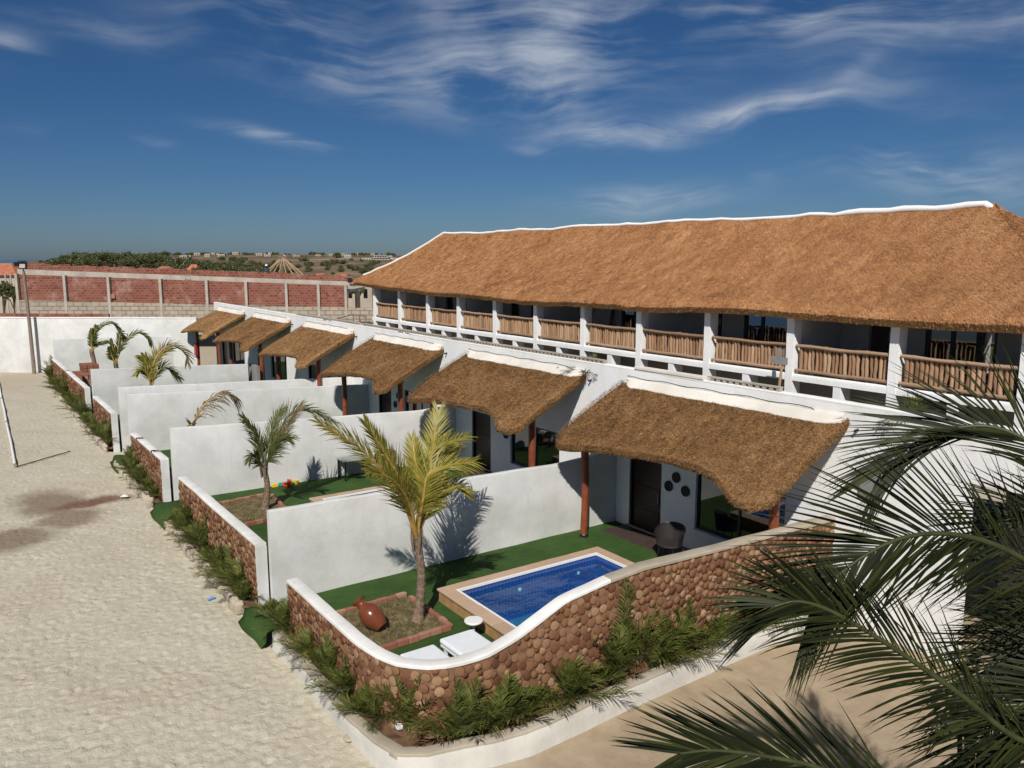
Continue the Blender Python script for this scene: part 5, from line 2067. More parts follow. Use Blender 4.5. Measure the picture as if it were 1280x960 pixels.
# ================================================================ GARDEN OBJECTS
def brick_bed(label, corners, z0, seed, tuft_n, grass_label):
    """low brick edging round a planted square; corners in order"""
    r = np.random.default_rng(seed)
    c = [np.array(q, float) for q in corners]
    t = thing('brick_bed', label, 'flower bed', (c[0][0], c[0][1], z0), 'brick edged palm beds')
    for k in range(4):
        a, b = c[k], c[(k + 1) % 4]
        L = np.linalg.norm(b - a)
        d = (b - a) / L
        nn = np.array([-d[1], d[0]])
        n = max(3, int(L / .235))
        step = L / n
        for i in range(n):
            if r.random() < .04:
                continue
            p = a + d * step * (i + .5) + nn * r.normal(0, .006)
            an = math.atan2(d[1], d[0]) + r.normal(0, .03)
            mb = MB()
            ax = np.array([math.cos(an), math.sin(an), r.normal(0, .01)]) * (step / 2 - .006)
            ay = np.array([-math.sin(an), math.cos(an), 0]) * .055
            mb.obox((p[0], p[1], z0 + .055 + r.uniform(-.008, .012)), ax, ay, (0, 0, .06))
            mb.build('brick', M_REDBRICK, t, bevel=.008)
    # soil
    n = 14
    P = np.zeros((n, n, 3))
    for i in range(n):
        for j in range(n):
            u, v = .03 + .94 * i / (n - 1), .03 + .94 * j / (n - 1)
            q = (c[0] * (1 - u) + c[1] * u) * (1 - v) + (c[3] * (1 - u) + c[2] * u) * v
            P[i, j] = (q[0], q[1], z0 + .045 + .03 * mnoise.noise(Vector((q[0] * 3, q[1] * 3, seed))))
    mb = MB()
    mb.grid(P)
    mb.grid(P - np.array([0, 0, .002]), 0, True)
    mb.build('soil', M_DRYGRASS_SOIL, t, smooth=True)
    # dry grass
    V = []
    k = tuft_n
    u, v = r.uniform(.04, .96, k), r.uniform(.04, .96, k)
    keep = r.uniform(0, 1, k) < np.array([.45 + .8 * mnoise.noise(Vector((a * 5, b * 5, seed))) for a, b in zip(u, v)])
    u, v = u[keep][:, None], v[keep][:, None]
    q = (c[0] * (1 - u) + c[1] * u) * (1 - v) + (c[3] * (1 - u) + c[2] * u) * v
    k = len(q)
    p = np.concatenate([q, np.full((k, 1), z0 + .03)], 1)
    d = r.normal(0, .8, (k, 3))
    d[:, 2] = np.abs(r.normal(.6, .3, k))
    d /= np.linalg.norm(d, axis=1)[:, None]
    s = np.cross(d, r.normal(0, 1, (k, 3)))
    s /= np.linalg.norm(s, axis=1)[:, None]
    ln = r.uniform(.05, .15, k)[:, None]
    V = np.stack([p - s * .007, p + s * .007, p + d * ln], 1).reshape(-1, 3)
    o = link_mesh('dry_grass', tri_mesh('dry_grass', V, np.arange(3 * k).reshape(-1, 3), M_GRASSDRY, origin_of(t)), t)
    tag(o, kind='stuff')
    return t


brick_bed('square bed edged with red bricks round the pool garden palm', [(6.55, 14.45), (8.42, 14.5), (8.42, 16.62), (6.6, 16.55)], .305, 1, 9000, '')
brick_bed('brick edged bed round the green palm in the second garden', [(6.45, 23.9), (8.3, 24.3), (8.5, 26.85), (6.6, 26.6)], .305, 2, 6000, '')

# terracotta urn lying tilted in the bed
mb = MB()
ang = math.radians(52)
M = np.array(Euler((0, 0, math.radians(118))).to_matrix()) @ np.array(Euler((0, ang, 0)).to_matrix())
prof = [(.02, 0), (.13, 0), (.145, .02), (.20, .14), (.245, .28), (.25, .38), (.22, .50), (.15, .59), (.11, .64), (.10, .68), (.125, .73), (.16, .76), (.165, .785), (.15, .79), (.11, .75), (.085, .68), (.02, .6)]
b = ground_at(472, 786, .4)
mb.lathe(prof, (b[0] + .05, b[1] - .12, .47), 28, 0, M)
o = mb.build('terracotta_urn', M_TERRA, smooth=True)
tag(o, 'glossy brown terracotta urn lying tilted in the brick edged bed', 'urn')


# sun loungers by the curved wall
def lounger(label, x0, x1, y0, y1, z, rot):
    t = thing('sun_lounger', label, 'sun lounger', ((x0 + x1) / 2, (y0 + y1) / 2, .3), 'sun loungers by the curved wall')
    cx, cy = (x0 + x1) / 2, (y0 + y1) / 2
    hw, hl = (x1 - x0) / 2, (y1 - y0) / 2
    mb = MB()
    mb.obox((cx, cy, z - .06), (hw * math.cos(rot), hw * math.sin(rot), 0), (-hl * math.sin(rot), hl * math.cos(rot), 0), (0, 0, .055))
    mb.build('mattress', M_WHITE, t, bevel=.045)
    mb = MB()
    mb.obox((cx, cy, z - .15), ((hw - .02) * math.cos(rot), (hw - .02) * math.sin(rot), 0), (-(hl - .02) * math.sin(rot), (hl - .02) * math.cos(rot), 0), (0, 0, .03))
    mb.build('frame', M_WHITEPL, t, bevel=.01)
    for sx_ in (-1, 1):
        for sy_ in (-1, 1):
            lx, ly = sx_ * (hw - .07), sy_ * (hl - .15)
            px, py = cx + lx * math.cos(rot) - ly * math.sin(rot), cy + lx * math.sin(rot) + ly * math.cos(rot)
            mb = MB()
            mb.box(px - .03, py - .03, .3, px + .03, py + .03, z - .182)
            mb.build('leg', M_WHITEPL, t)


lounger('white padded sun lounger nearest the pool rim and round table', 7.66, 8.46, 11.75, 13.66, .66, .02)
lounger('white padded sun lounger farther from the pool, half hidden by the coping', 6.70, 7.48, 11.72, 13.58, .63, .0)
t = thing('side_table', 'small round white side table at the pool corner', 'side table', (8.58, 13.80, .3))
mb = MB()
mb.lathe([(.02, .70), (.19, .70), (.20, .715), (.20, .735), (.19, .745), (.02, .745)], (8.58, 13.82, 0), 24)
mb.build('table_top', M_WHITEPL, t, smooth=False)
mb = MB()
mb.lathe([(.13, .3), (.13, .315), (.03, .34), (.025, .5), (.03, .70)], (8.58, 13.82, 0), 16)
mb.build('pedestal', M_WHITEPL, t, smooth=True)


def tub_chair(label, x, y, z, rot, mshell, mleg, group):
    t = thing('tub_chair', label, 'chair', (x, y, z), group)
    c, s = math.cos(rot), math.sin(rot)
    f = lambda px, py, pz: (x + px * c - py * s, y + px * s + py * c, z + pz)
    # woven shell wrapping the back and arms, as separate vertical bands
    n = 27
    for (lo, hi, nm) in ((0, n, 'backrest'),):
        P = np.zeros((n, 6, 3))
        for i in range(n):
            a = math.radians(-118 + 236 * i / (n - 1))
            top = .90 - .22 * (abs(a) / math.radians(118)) ** 2.2
            for j in range(6):
                q = j / 5
                zz = .40 + (top - .40) * q
                rad = .33 + .07 * q
                P[i, j] = f(-rad * math.cos(a), rad * math.sin(a), zz)
        mb = MB()
        mb.grid(P)
        mb.grid(P, 0, True)
        o = mb.build(nm, mshell, t, smooth=True)
    rim = [f(-.405 * math.cos(math.radians(a)), .405 * math.sin(math.radians(a)), .905 - .22 * (abs(a) / 118) ** 2.2) for a in np.linspace(-118, 118, 25)]
    mb = MB()
    mb.tube(rim, .016, 6)
    mb.build('rim', mleg, t)
    mb = MB()
    mb.lathe([(.02, .40), (.33, .40), (.34, .42), (.33, .45), (.02, .46)], (x, y, z), 20)
    mb.build('seat', mshell, t)
    for a in (40, 140, 220, 320):
        q = math.radians(a)
        mb = MB()
        mb.tube([f(.28 * math.cos(q), .28 * math.sin(q), .42), f(.36 * math.cos(q), .36 * math.sin(q), 0)], .016, 6)
        mb.build('leg', mleg, t)
    return t


tub_chair('dark wicker tub chair on the nearest villa terrace beside a black table', 15.35, 14.75, .33, math.radians(200), M_WICKER, M_BLACK, 'wicker tub chairs')
tub_chair('brown wicker tub chair with a white towel in the second garden', 12.9, 26.9, .31, math.radians(230), M_WICKER2, M_BLACK, 'wicker tub chairs')
mb = MB()
P = np.zeros((9, 9, 3))
for i in range(9):
    for j in range(9):
        P[i, j] = (12.72 + .05 * i + .02 * math.sin(j), 26.66 + .045 * j, 1.13 - .5 * max(0, (i - 3) / 8) ** 1.2 + .02 * math.sin(i * 1.7 + j * 1.3))
mb.grid(P)
mb.grid(P + np.array([0, 0, -.012]), 0, True)
tag(mb.build('towel', M_WHITE, smooth=True), 'crumpled white towel thrown over the brown wicker chair', 'towel')


def table(label, x0, y0, x1, y1, z, h, m, rot=0):
    t = thing('table', label, 'table', ((x0 + x1) / 2, (y0 + y1) / 2, z))
    mb = MB()
    mb.box(x0, y0, z + h - .04, x1, y1, z + h)
    mb.build('table_top', m, t, bevel=.008)
    for (a, b) in ((x0 + .06, y0 + .06), (x1 - .06, y0 + .06), (x0 + .06, y1 - .06), (x1 - .06, y1 - .06)):
        mb = MB()
        mb.box(a - .025, b - .025, z, a + .025, b + .025, z + h - .042)
        mb.build('leg', M_BLACK, t)
    return t


table('low black coffee table beside the dark wicker chair', 15.25, 13.0, 16.05, 13.95, .325, .45, M_BLACK)
mb = MB()
mb.lathe([(.03, 0), (.035, .0), (.04, .09), (.037, .09), (.03, .01)], (15.5, 13.75, .776), 14)
tag(mb.build('glass_cup', M_WHITEPL, smooth=True), 'small pale cup standing on the low black coffee table', 'cup')
table('grey topped garden table under the palm in the second garden', 11.3, 27.0, 12.4, 27.75, .3, .74, M_GREYMETAL)
# white towel hung inside the second villa window is seen as reflection only

# toys on the second lawn
toys = [('yellow toy brick on the second lawn, leftmost of the toys', (.75, .55, .03), 8.98, 27.75, .10), ('teal toy block on the second lawn between red and yellow toys', (.03, .35, .30), 9.22, 27.78, .09),
        ('orange red toy truck on the second lawn', (.70, .10, .02), 9.36, 27.55, .15), ('yellow toy bucket at the right end of the toys', (.75, .5, .03), 9.75, 27.66, .10), ('green toy block behind the orange red toy', (.10, .45, .08), 9.6, 27.8, .08)]
for k, (lab, c, x, y, s) in enumerate(toys):
    m = flat_mat('toy_plastic', c, .4, .5, .05, 5)
    mb = MB()
    if k == 2:
        mb.box(x - s, y - s * .6, .36, x + s, y + s * .6, .36 + s * .7)
        mb.box(x + s * .2, y - s * .5, .36 + s * .7 + .001, x + s * .9, y + s * .5, .36 + s * 1.3)
        for (a, b) in ((-.6, -.62), (.6, -.62), (-.6, .62), (.6, .62)):
            mb.lathe([(.01, -.015), (.05, -.015), (.05, .015), (.01, .015)], (x + a * s, y + b * s * 1.1, .355), 10, 0, np.array([[1, 0, 0], [0, 0, -1], [0, 1, 0]]))
    elif k == 3:
        mb.lathe([(.06, 0), (.085, .13), (.09, .14), (.075, .13), (.05, .02)], (x, y, .31), 14)
    else:
        mb.box(x - s, y - s * .5, .31, x + s, y + s * .5, .31 + s)
        for a in (-.5, .5):
            mb.lathe([(.03, 0), (.03, .03), (.01, .03)], (x + a * s, y, .31 + s), 10)
    tag(mb.build('toy', m), lab, 'toy', 'toys on the second lawn')

# ================================================================ THINGS ON THE SAND
t = thing('goal_pipe', 'long white plastic pipe lying on the sand at the photo left edge', 'pipe', (1.6, 37.3, 0))
ptop, pbot = ground_at(-4, 470, .08), ground_at(19, 582, .08)
for f0, f1 in ((0, .34), (.345, .62), (.625, 1)):
    a, b = pbot + (ptop - pbot) * f0, pbot + (ptop - pbot) * f1
    mb = MB()
    mb.tube([a, (a + b) / 2 + np.array([.02, 0, .02]), b], .05, 8)
    mb.build('pipe_length', M_WHITEPL, t, smooth=True)
    mb = MB()
    d = (b - a) / np.linalg.norm(b - a)
    mb.tube([a - d * .02, a + d * .18], .062, 8)
    mb.build('joint', M_GREYMETAL, t)
a, b = ground_at(22, 583, .05), ground_at(88, 564, .05)
mb = MB()
mb.tube(bez([a, a * .6 + b * .4 + np.array([.05, .05, 0]), a * .3 + b * .7 + np.array([-.03, 0, 0]), b], 18), .022, 6)
tag(mb.build('rope', M_ROPE, smooth=True), 'dark rope stretched over the sand from the end of the white pipe', 'rope')
p = ground_at(155, 622, .03)
mb = MB()
mb.add([(p[0] - .14, p[1] - .08, .09), (p[0] + .15, p[1] - .05, .05), (p[0] + .12, p[1] + .1, .10), (p[0] - .1, p[1] + .12, .05), (p[0], p[1], .16)], [(0, 1, 4), (1, 2, 4), (2, 3, 4), (3, 0, 4), (0, 3, 2, 1)])
tag(mb.build('plastic_scrap', M_WHITEPL), 'crumpled white scrap lying on the wet reddish sand stain', 'litter')
p = ground_at(264, 749, .03)
mb = MB()
mb.obox((p[0], p[1], .045), (.09, .02, .01), (-.01, .025, .01), (0, 0, .006))
tag(mb.build('plastic_strip', flat_mat('blue_plastic', (.10, .25, .55), .4)), 'pale blue plastic strip on the sand near the second planter', 'litter')
p = ground_at(438, 923, .03)
mb = MB()
mb.lathe([(.02, -.03), (.11, -.03), (.13, .0), (.11, .03), (.02, .035)], (p[0], p[1], .05), 12)
tag(mb.build('flat_stone', M_CEMENT, smooth=True), 'flat round pale stone on the sand beside the white kerb', 'stone')
for k, (u, v) in enumerate([(500, 908), (655, 890), (425, 868), (690, 868)]):
    p = ground_at(u, v, .36)
    o = link_mesh('white_stone', STONES[k % 5], None, (p[0], p[1], .38), (k, k * .7, k * 1.3), (.08, .07, .06))
    me = o.data.copy()
    me.materials.clear()
    me.materials.append(M_PLASTER)
    o.data = me
    tag(o, ['white painted stone under the areca palm at the planter bend', 'white painted stone at the foot of the tallest areca clump', 'white painted stone among the palms left of the bend', 'second white stone at the foot of the tallest areca clump'][k], 'stone', 'white stones in the corner planter')

rd = np.random.default_rng(31)
for k in range(16):
    f = rd.random()
    p = ground_at(*((538 + rd.uniform(-18, 22), 922 + rd.uniform(-6, 6)) if k < 11 else (672 + rd.uniform(-12, 12), 880 + rd.uniform(-6, 6))), .36)
    o = link_mesh('loose_log_slice', DISC_ME[k % 6], None, (p[0], p[1], .38 + .015 * (k % 4)), (rd.uniform(-.8, .8), rd.uniform(-.8, .8), rd.uniform(0, 6)), (rd.uniform(.06, .10), rd.uniform(.06, .10), .025))
    tag(o, 'loose sawn log slice dropped on the soil at the planter bend' if k < 11 else 'loose sawn log slice lying beside the tallest areca clump', 'log slice', 'loose log slices on the planter soil' if k < 11 else 'loose log slices by the tall clump')

# lamp post
lp = ground_at(43, 467, 0)
t = thing('lamp_post', 'tall slim lamp post with a square floodlight before the boundary wall', 'lamp post', tuple(lp))
mb = MB()
top = np.array([lp[0] - .10, lp[1] - .05, 7.45])
mb.tube([lp + np.array([0, 0, -.1]), lp * .5 + top * .5 + np.array([.02, 0, 0]), top], [.14, .12, .10], 10)
mb.build('pole', M_GREYWOOD, t, smooth=True)
c = top + np.array([0, 0, .38])
mb = MB()
mb.obox(c, RT * .24, -UP * .24, FW * .10)
mb.build('floodlight', M_BLACK, t, bevel=.02)
mb = MB()
mb.obox(c - FW * .105 + UP * (-.04), RT * .20, UP * .14, FW * .01)
mb.build('lens', M_FARWHITE, t)
mb = MB()
mb.obox(c + UP * .30 - FW * .08, RT * .26, FW * .2, UP * .015)
mb.build('visor', M_BLACK, t)
mb = MB()
mb.tube([top - np.array([0, 0, .05]), top + np.array([0, 0, .12])], .05, 6)
mb.build('bracket', M_BLACK, t)
# bent scrap of cable at its foot
a = ground_at(57, 456, 0)
mb = MB()
mb.tube(bez([a, a + np.array([.1, 0, 1.2]), a + np.array([.6, -.4, 1.9]), a + np.array([.7, -.4, 1.5])], 14), .03, 5)
tag(mb.build('bent_pipe', M_GREYMETAL), 'thin bent grey pipe sticking up beside the lamp post foot', 'pipe')

# blank sign board on a stake on the roof terrace
t = thing('sign_board', 'weathered grey board on a wooden stake in front of the balcony railing', 'sign', (16.8, 12.6, 4.4))
mb = MB()
mb.tube([(16.8, 12.62, 4.4), (16.8, 12.60, 5.2), (16.8, 12.55, 5.72)], .035, 6)
mb.build('stake', M_RAIL, t)
mb = MB()
mb.obox((16.77, 12.62, 5.82), (.012, 0, 0), (0, .24, 0), (0, 0, .09))
mb.obox((16.77, 12.62, 6.02), (.012, 0, 0), (0, .05, 0), (0, 0, .11))
mb.build('board', M_GREYMETAL, t)
# red box on the farthest villa post
mb = MB()
mb.box(14.45, 61.1, 1.35, 14.62, 61.55, 2.25)
tag(mb.build('fire_box', M_REDPAINT, bevel=.02), 'red metal box fixed to the dark post of the farthest villa', 'box')
# red block planter at the far end
t = thing('block_planter', 'rough red block planter with a small palm at the far garden end', 'planter', tuple(pa(118, 470, 57.9) * np.array([1, 1, 0]) + np.array([0, 0, .3])))
a0, a1 = pa(102, 455, 57.2)[0], pa(124, 455, 57.2)[0]
ztop_ = pa(112, 455, 57.6)[2]
rb = np.random.default_rng(9)
nrow = max(3, int((ztop_ - .3) / .22))
for r_ in range(nrow):
    for c_ in range(3):
        w_ = (a1 - a0) / 3
        mb = MB()
        z_ = .3 + (ztop_ - .3) * r_ / nrow
        mb.box(a0 + c_ * w_ + rb.uniform(0, .03), 57.2 + rb.uniform(-.03, .03), z_ + .01, a0 + (c_ + 1) * w_ - .02, 58.6, z_ + (ztop_ - .3) / nrow - .012)
        mb.build('brick', M_BRICKRED if False else M_REDBRICK, t)
mb = MB()
mb.box(a0 - .9, 56.6, .3, a0 - .1, 57.2, 1.05)
mb.box(a0 - .6, 56.7, 1.052, a0 - .2, 57.15, 1.35)
o = mb.build('red_block_heap', M_REDBRICK)
tag(o, 'heap of loose red blocks beside the red block planter', 'rubble', kind='stuff')

# ================================================================ BEYOND THE BOUNDARY WALL
FH = np.array([math.sin(TH), math.cos(TH), 0.0])


def slab(mb, u0, u1, t0, t1, b0, b1, d, th, uvs=None, mi=0):
    """upright slab facing the camera side: pixel columns u0..u1, top v t0->t1, bottom v b0->b1, at depth d"""
    p = [at(u0, t0, d), at(u1, t1, d), at(u1, b1, d), at(u0, b0, d)]
    # keep it truly vertical: put every corner on the vertical plane through the bottom edge
    A, B = p[3], p[2]
    A, B = A.copy(), B.copy()
    V = [(p[0][0], p[0][1], p[0][2]), (p[1][0], p[1][1], p[1][2]), B, A]
    V = np.array([(A[0], A[1], p[0][2]), (B[0], B[1], p[1][2]), B, A])
    Vb = V + FH * th
    mb.add(np.concatenate([V, Vb]), [(0, 3, 2, 1), (4, 5, 6, 7), (0, 1, 5, 4), (1, 2, 6, 5), (2, 3, 7, 6), (3, 0, 4, 7)], mi)
    return V


DB = 75.0
lin = lambda u, a, b: a + (b - a) * (u - 22) / (437 - 22)
cols = [24, 83.5, 138, 202.5, 260, 309, 359, 399, 433]
bb = thing('brick_building', 'unfinished red brick building with raw concrete columns behind the boundary wall', 'building', tuple(at(230, 400, DB) * np.array([1, 1, 0])))


def uv_project(o, d0):
    me = o.data
    l = me.uv_layers.new(name='UVMap')
    org = ORG.get(o.name, np.zeros(3))
    for lp_ in me.loops:
        c = np.array(me.vertices[lp_.vertex_index].co) + org
        l.data[lp_.index].uv = (float(c @ RT), float(c[2]))


for a, b in zip(cols[:-1], cols[1:]):
    mb = MB()
    slab(mb, a + 1.2, b - 1.2, lin(a, 343, 357), lin(b, 343, 357), lin(a, 375, 384), lin(b, 375, 384), DB + .06, .25)
    uv_project(mb.build('brick_panel', M_BRICKWALL, bb), DB)
for u in cols:
    mb = MB()
    slab(mb, u - 1.6, u + 1.6, lin(u, 342, 356.5), lin(u, 342, 356.5), lin(u, 396, 398), lin(u, 396, 398), DB - .05, .45)
    mb.build('concrete_column', M_CONC, bb)
mb = MB()
us = np.linspace(22, 437, 24)
for a, b in zip(us[:-1], us[1:]):
    slab(mb, a, b, lin(a, 336.5, 352), lin(b, 336.5, 352), lin(a, 343, 357.2), lin(b, 343, 357.2), DB - .09, .5)
mb.build('concrete_beam', M_CONC, bb)
rb = np.random.default_rng(21)
us = np.arange(25, 437, 8.0)
for a in us:
    tp = rb.uniform(-1.2, .6)
    mb = MB()
    slab(mb, a, a + 7.9, lin(a, 329, 345) + tp, lin(a + 8, 329, 345) + tp, lin(a, 336.4, 351.9), lin(a + 8, 336.4, 351.9), DB + .05, .25)
    uv_project(mb.build('parapet_bricks', M_BRICKWALL, bb), DB)
mb = MB()
slab(mb, 22, 470, 375, 385.5, 400, 402, DB + .04, .4)
uv_project(mb.build('block_base', M_BLOCKWALL, bb), DB)
for (u0, u1, v0, v1) in ((232.5, 239.5, 349, 366),):
    mb = MB()
    slab(mb, u0, u1, v0, v0 + .3, v1, v1 + .2, DB - .02, .12)
    mb.build('opening_shade_panel', M_GREYWOOD, bb)  # grey panel colour stands in for the shade of an open recess
    mb = MB()
    slab(mb, u0 - 1.6, u0 - .2, v0 - 1, v0 - 1, v1, v1, DB - .06, .12)
    mb.build('jamb', M_CONC, bb)
for (u, v) in ((141, 370), (205, 355), (20, 330), (437, 350)):
    mb = MB()
    slab(mb, u - 2.5, u + 2.5, v - 2.5, v - 2.5, v + 3, v + 3, DB - .16, .3)
    mb.build('formwork_box', M_BLACK if v in (330, 350) else M_REDBRICK, bb)
p0, p1 = at(22, 352, DB + .4), at(437, 362, DB + .4)
mb = MB()
V = np.array([p0, p1, p1 + FH * 8, p0 + FH * 8])
V = np.concatenate([V, V - np.array([0, 0, .2])])
mb.add(V, [(0, 1, 2, 3), (7, 6, 5, 4), (0, 4, 5, 1), (1, 5, 6, 2), (2, 6, 7, 3), (3, 7, 4, 0)])
mb.build('roof_slab', M_CONC, bb)
# low brick strip in front on the left
mb = MB()
slab(mb, -20, 136, 391.5, 392.5, 400, 400, DB - 2, .3)
o = mb.build('low_brick_wall', M_BRICKWALL)
uv_project(o, DB)
tag(o, 'low red brick strip peeping over the white boundary wall', 'wall')

# worker standing behind the parapet
def worker():
    q = at(333.5, 331.0, DB + .9)
    top = q[2] + .02
    fz = top - 1.72
    t = thing('person', 'person in a white cap and dark top behind the brick parapet', 'person', (q[0], q[1], fz))
    J = {'pelvis': (0, 0, .92), 'chest': (0.03, 0, 1.28), 'neck': (.07, 0, 1.46), 'head': (.12, 0, 1.58), 'crown': (.13, 0, 1.68), 'ls': (0.03, .19, 1.38), 'le': (.08, .27, 1.12), 'lh': (.24, .22, .98),
         'rs': (0.03, -.19, 1.38), 're': (.08, -.27, 1.12), 'rh': (.24, -.22, .98), 'lk': (0.02, .10, .48), 'lf': (0, .11, .05), 'rk': (0.02, -.10, .48), 'rf': (0, -.11, .05)}
    rad = {'pelvis': .15, 'chest': .17, 'neck': .06, 'head': .095, 'crown': .075, 'ls': .07, 'le': .045, 'lh': .04, 'rs': .07, 're': .045, 'rh': .04, 'lk': .065, 'lf': .05, 'rk': .065, 'rf': .05}
    E = [('pelvis', 'chest'), ('chest', 'neck'), ('neck', 'head'), ('head', 'crown'), ('chest', 'ls'), ('ls', 'le'), ('le', 'lh'), ('chest', 'rs'), ('rs', 're'), ('re', 'rh'), ('pelvis', 'lk'), ('lk', 'lf'), ('pelvis', 'rk'), ('rk', 'rf')]
    ks = list(J)
    me = bpy.data.meshes.new('body')
    me.from_pydata([J[k] for k in ks], [(ks.index(a), ks.index(b)) for a, b in E], [])
    me.materials.append(flat_mat('worker_clothes', (.05, .06, .08), .9))
    o = bpy.data.objects.new('body', me)
    COL.objects.link(o)
    o.parent = t
    md = o.modifiers.new('skin', 'SKIN')
    for k, sv in zip(ks, me.skin_vertices[0].data):
        sv.radius = (rad[k], rad[k])
    me.skin_vertices[0].data[0].use_root = True
    sb = o.modifiers.new('sub', 'SUBSURF')
    sb.levels = sb.render_levels = 1
    t.rotation_euler = (0, 0, -2.2)
    mb = MB()
    mb.lathe([(.115, 1.60), (.118, 1.66), (.10, 1.72), (.06, 1.75), (.01, 1.76)], (.125, 0, 0), 14)
    mb.obox((.24, 0, 1.615), (.08, 0, -.01), (0, .08, 0), (0, 0, .008))
    c = link_mesh('cap', mb.mesh('cap', M_WHITEPL, smooth=True))
    c.parent = t


worker()

# conical timber roof frame
t = thing('timber_roof_frame', 'bare conical timber roof frame of rafters above the brick parapet', 'roof frame', tuple(at(353, 349, 110) - np.array([0, 0, 3.0])))
ap = at(353, 322, 110)
R_ = 34 / FPX * 110
zb = at(353, 350, 110)[2]
for k in range(18):
    a = 2 * PI * k / 18
    mb = MB()
    mb.tube([ap + np.array([.15 * math.cos(a), .15 * math.sin(a), 0]), (ap[0] + R_ * math.cos(a), ap[1] + R_ * math.sin(a), zb - .2)], .055, 5)
    mb.build('rafter', M_TIMBER, t)
for k in range(8):
    a = 2 * PI * k / 8
    mb = MB()
    mb.tube([(ap[0] + R_ * .95 * math.cos(a), ap[1] + R_ * .95 * math.sin(a), zb - .2), (ap[0] + R_ * .95 * math.cos(a), ap[1] + R_ * .95 * math.sin(a), terrain_h(ap[0], ap[1]) - .3)], .10, 6)
    mb.build('post', M_TIMBER, t)
mb = MB()
mb.obox(ap + np.array([0, 0, .05]), (.5, 0, 0), (0, .3, 0), (0, 0, .15))
mb.build('apex_block', M_GREYWOOD, t)


def hip_house(label, u, v_top, v_eave, wpx, d, mwall=None, group='red roofed houses beyond the brick building'):
    top, eave = at(u, v_top, d), at(u, v_eave, d)
    w = wpx / FPX * d / 2
    c = eave
    g = float(terrain_h(np.array(c[0]), np.array(c[1]))) - .3
    t = thing('red_roof_house', label, 'house', (c[0], c[1], g), group)
    A, B = RT * w, FH * w * .8
    e = [c + (-A - B) * 1, c + (A - B) * 1, c + (A + B) * 1, c + (-A + B) * 1]
    ce = c + FH * 0
    mb = MB()
    rt_ = np.array([ce[0], ce[1], top[2]])
    r1, r2 = rt_ - A * .35, rt_ + A * .35
    V = e + [r1, r2] + [q - np.array([0, 0, .15]) for q in e]
    mb.add(V, [(0, 1, 5, 4), (1, 2, 5), (2, 3, 4, 5), (3, 0, 4), (6, 9, 8, 7), (0, 6, 7, 1), (1, 7, 8, 2), (2, 8, 9, 3), (3, 9, 6, 0)])
    mb.build('roof', M_ROOFTILE, t)
    mb = MB()
    mb.obox(np.array([ce[0], ce[1], (g + c[2] - .16) / 2]), A * .85, B * .85, np.array([0, 0, (c[2] - .16 - g) / 2]))
    wl = mb.build('wall', mwall or M_FARCREAM, t)
    for k in (-.5, .45):
        mb = MB()
        mb.obox(np.array([ce[0], ce[1], c[2] - 1.3]) + A * k - B * .855, A * .12, B * .02, np.array([0, 0, .55]))
        mb.build('window', M_GLASS, t)
    return t


hip_house('red roofed house at the left edge beside the brick building', 4, 329, 342, 62, 92)
hip_house('small red hip roof right of the timber roof frame', 401, 342, 350, 26, 120)
hip_house('small red hip roof at the right end of the brick parapet', 427, 342.5, 351, 32, 112)
hip_house('low red roof touching the tip of the long thatch', 450, 350, 353, 40, 100)
hip_house('little red roof poking over the parapet below the green trees', 207, 333, 338, 26, 118)
hip_house('steep little red roof beside the orange gable', 243, 330.5, 338, 18, 125)
hip_house('tiny red roof just left of the person with the cap', 320, 340, 344, 30, 110)
# pale veranda post right of the brick building
mb = MB()
q = at(447, 372, 84)
mb.box(q[0] - .2, q[1] - .2, 0, q[0] + .2, q[1] + .2, at(447, 355, 84)[2])
tag(mb.build('concrete_post', M_CONC), 'lone pale concrete post between the brick building and the thatch', 'post')
# shady veranda left
mb = MB()
for u in (8, 14.5, 21):
    q = at(u, 360, 89)
    mb.tube([(q[0], q[1], 0), (q[0], q[1], at(u, 342, 89)[2])], .09, 6)
tag(mb.build('veranda_posts', M_FARWHITE), 'white veranda posts under the red roof at the left edge', 'posts', kind='stuff')

# ---- trees
def tree_meshes(seed, squat=.8, nclump=40, per=40, leaf=.085):
    r = np.random.default_rng(seed)
    cs = r.normal(0, 1, (nclump, 3))
    cs /= np.linalg.norm(cs, axis=1)[:, None]
    cs *= (r.uniform(.25, 1, nclump) ** .5)[:, None]
    cs[:, 2] = cs[:, 2] * squat * .75 + .15
    cs[:, 0] *= r.uniform(.8, 1.25)
    q = np.repeat(cs, per, 0) + r.normal(0, .17, (nclump * per, 3)) * np.array([1, 1, .7])
    k = len(q)
    nn = r.normal(0, 1, (k, 3)) + np.array([0, 0, .8])
    nn /= np.linalg.norm(nn, axis=1)[:, None]
    a = np.cross(nn, r.normal(0, 1, (k, 3)))
    a /= np.linalg.norm(a, axis=1)[:, None]
    b = np.cross(nn, a)
    s = (leaf * r.uniform(.5, 1.3, k))[:, None]
    V = np.stack([q - a * s, q - b * s * .6, q + a * s, q + b * s * .6], 1).reshape(-1, 3)
    crown = tri_mesh('crown', V, np.arange(4 * k).reshape(-1, 4), M_TREELEAF)
    mb = MB()
    mb.tube([(0, 0, -2.4), (.03, 0, -1.2), (0, .02, -.5), (.02, 0, .2)], [.12, .10, .08, .04], 7)
    for j in range(6):
        c = cs[j * 5 % nclump]
        mb.tube([(0, 0, -.7 + .1 * j), c * .5 + np.array([0, 0, -.15]), c * .9], [.05, .035, .012], 5)
    return crown, mb.mesh('trunk', M_BARK)


TM = [tree_meshes(100 + k, (.8, .65, .9, .55, 1.0)[k]) for k in range(5)]
rt_r = np.random.default_rng(55)


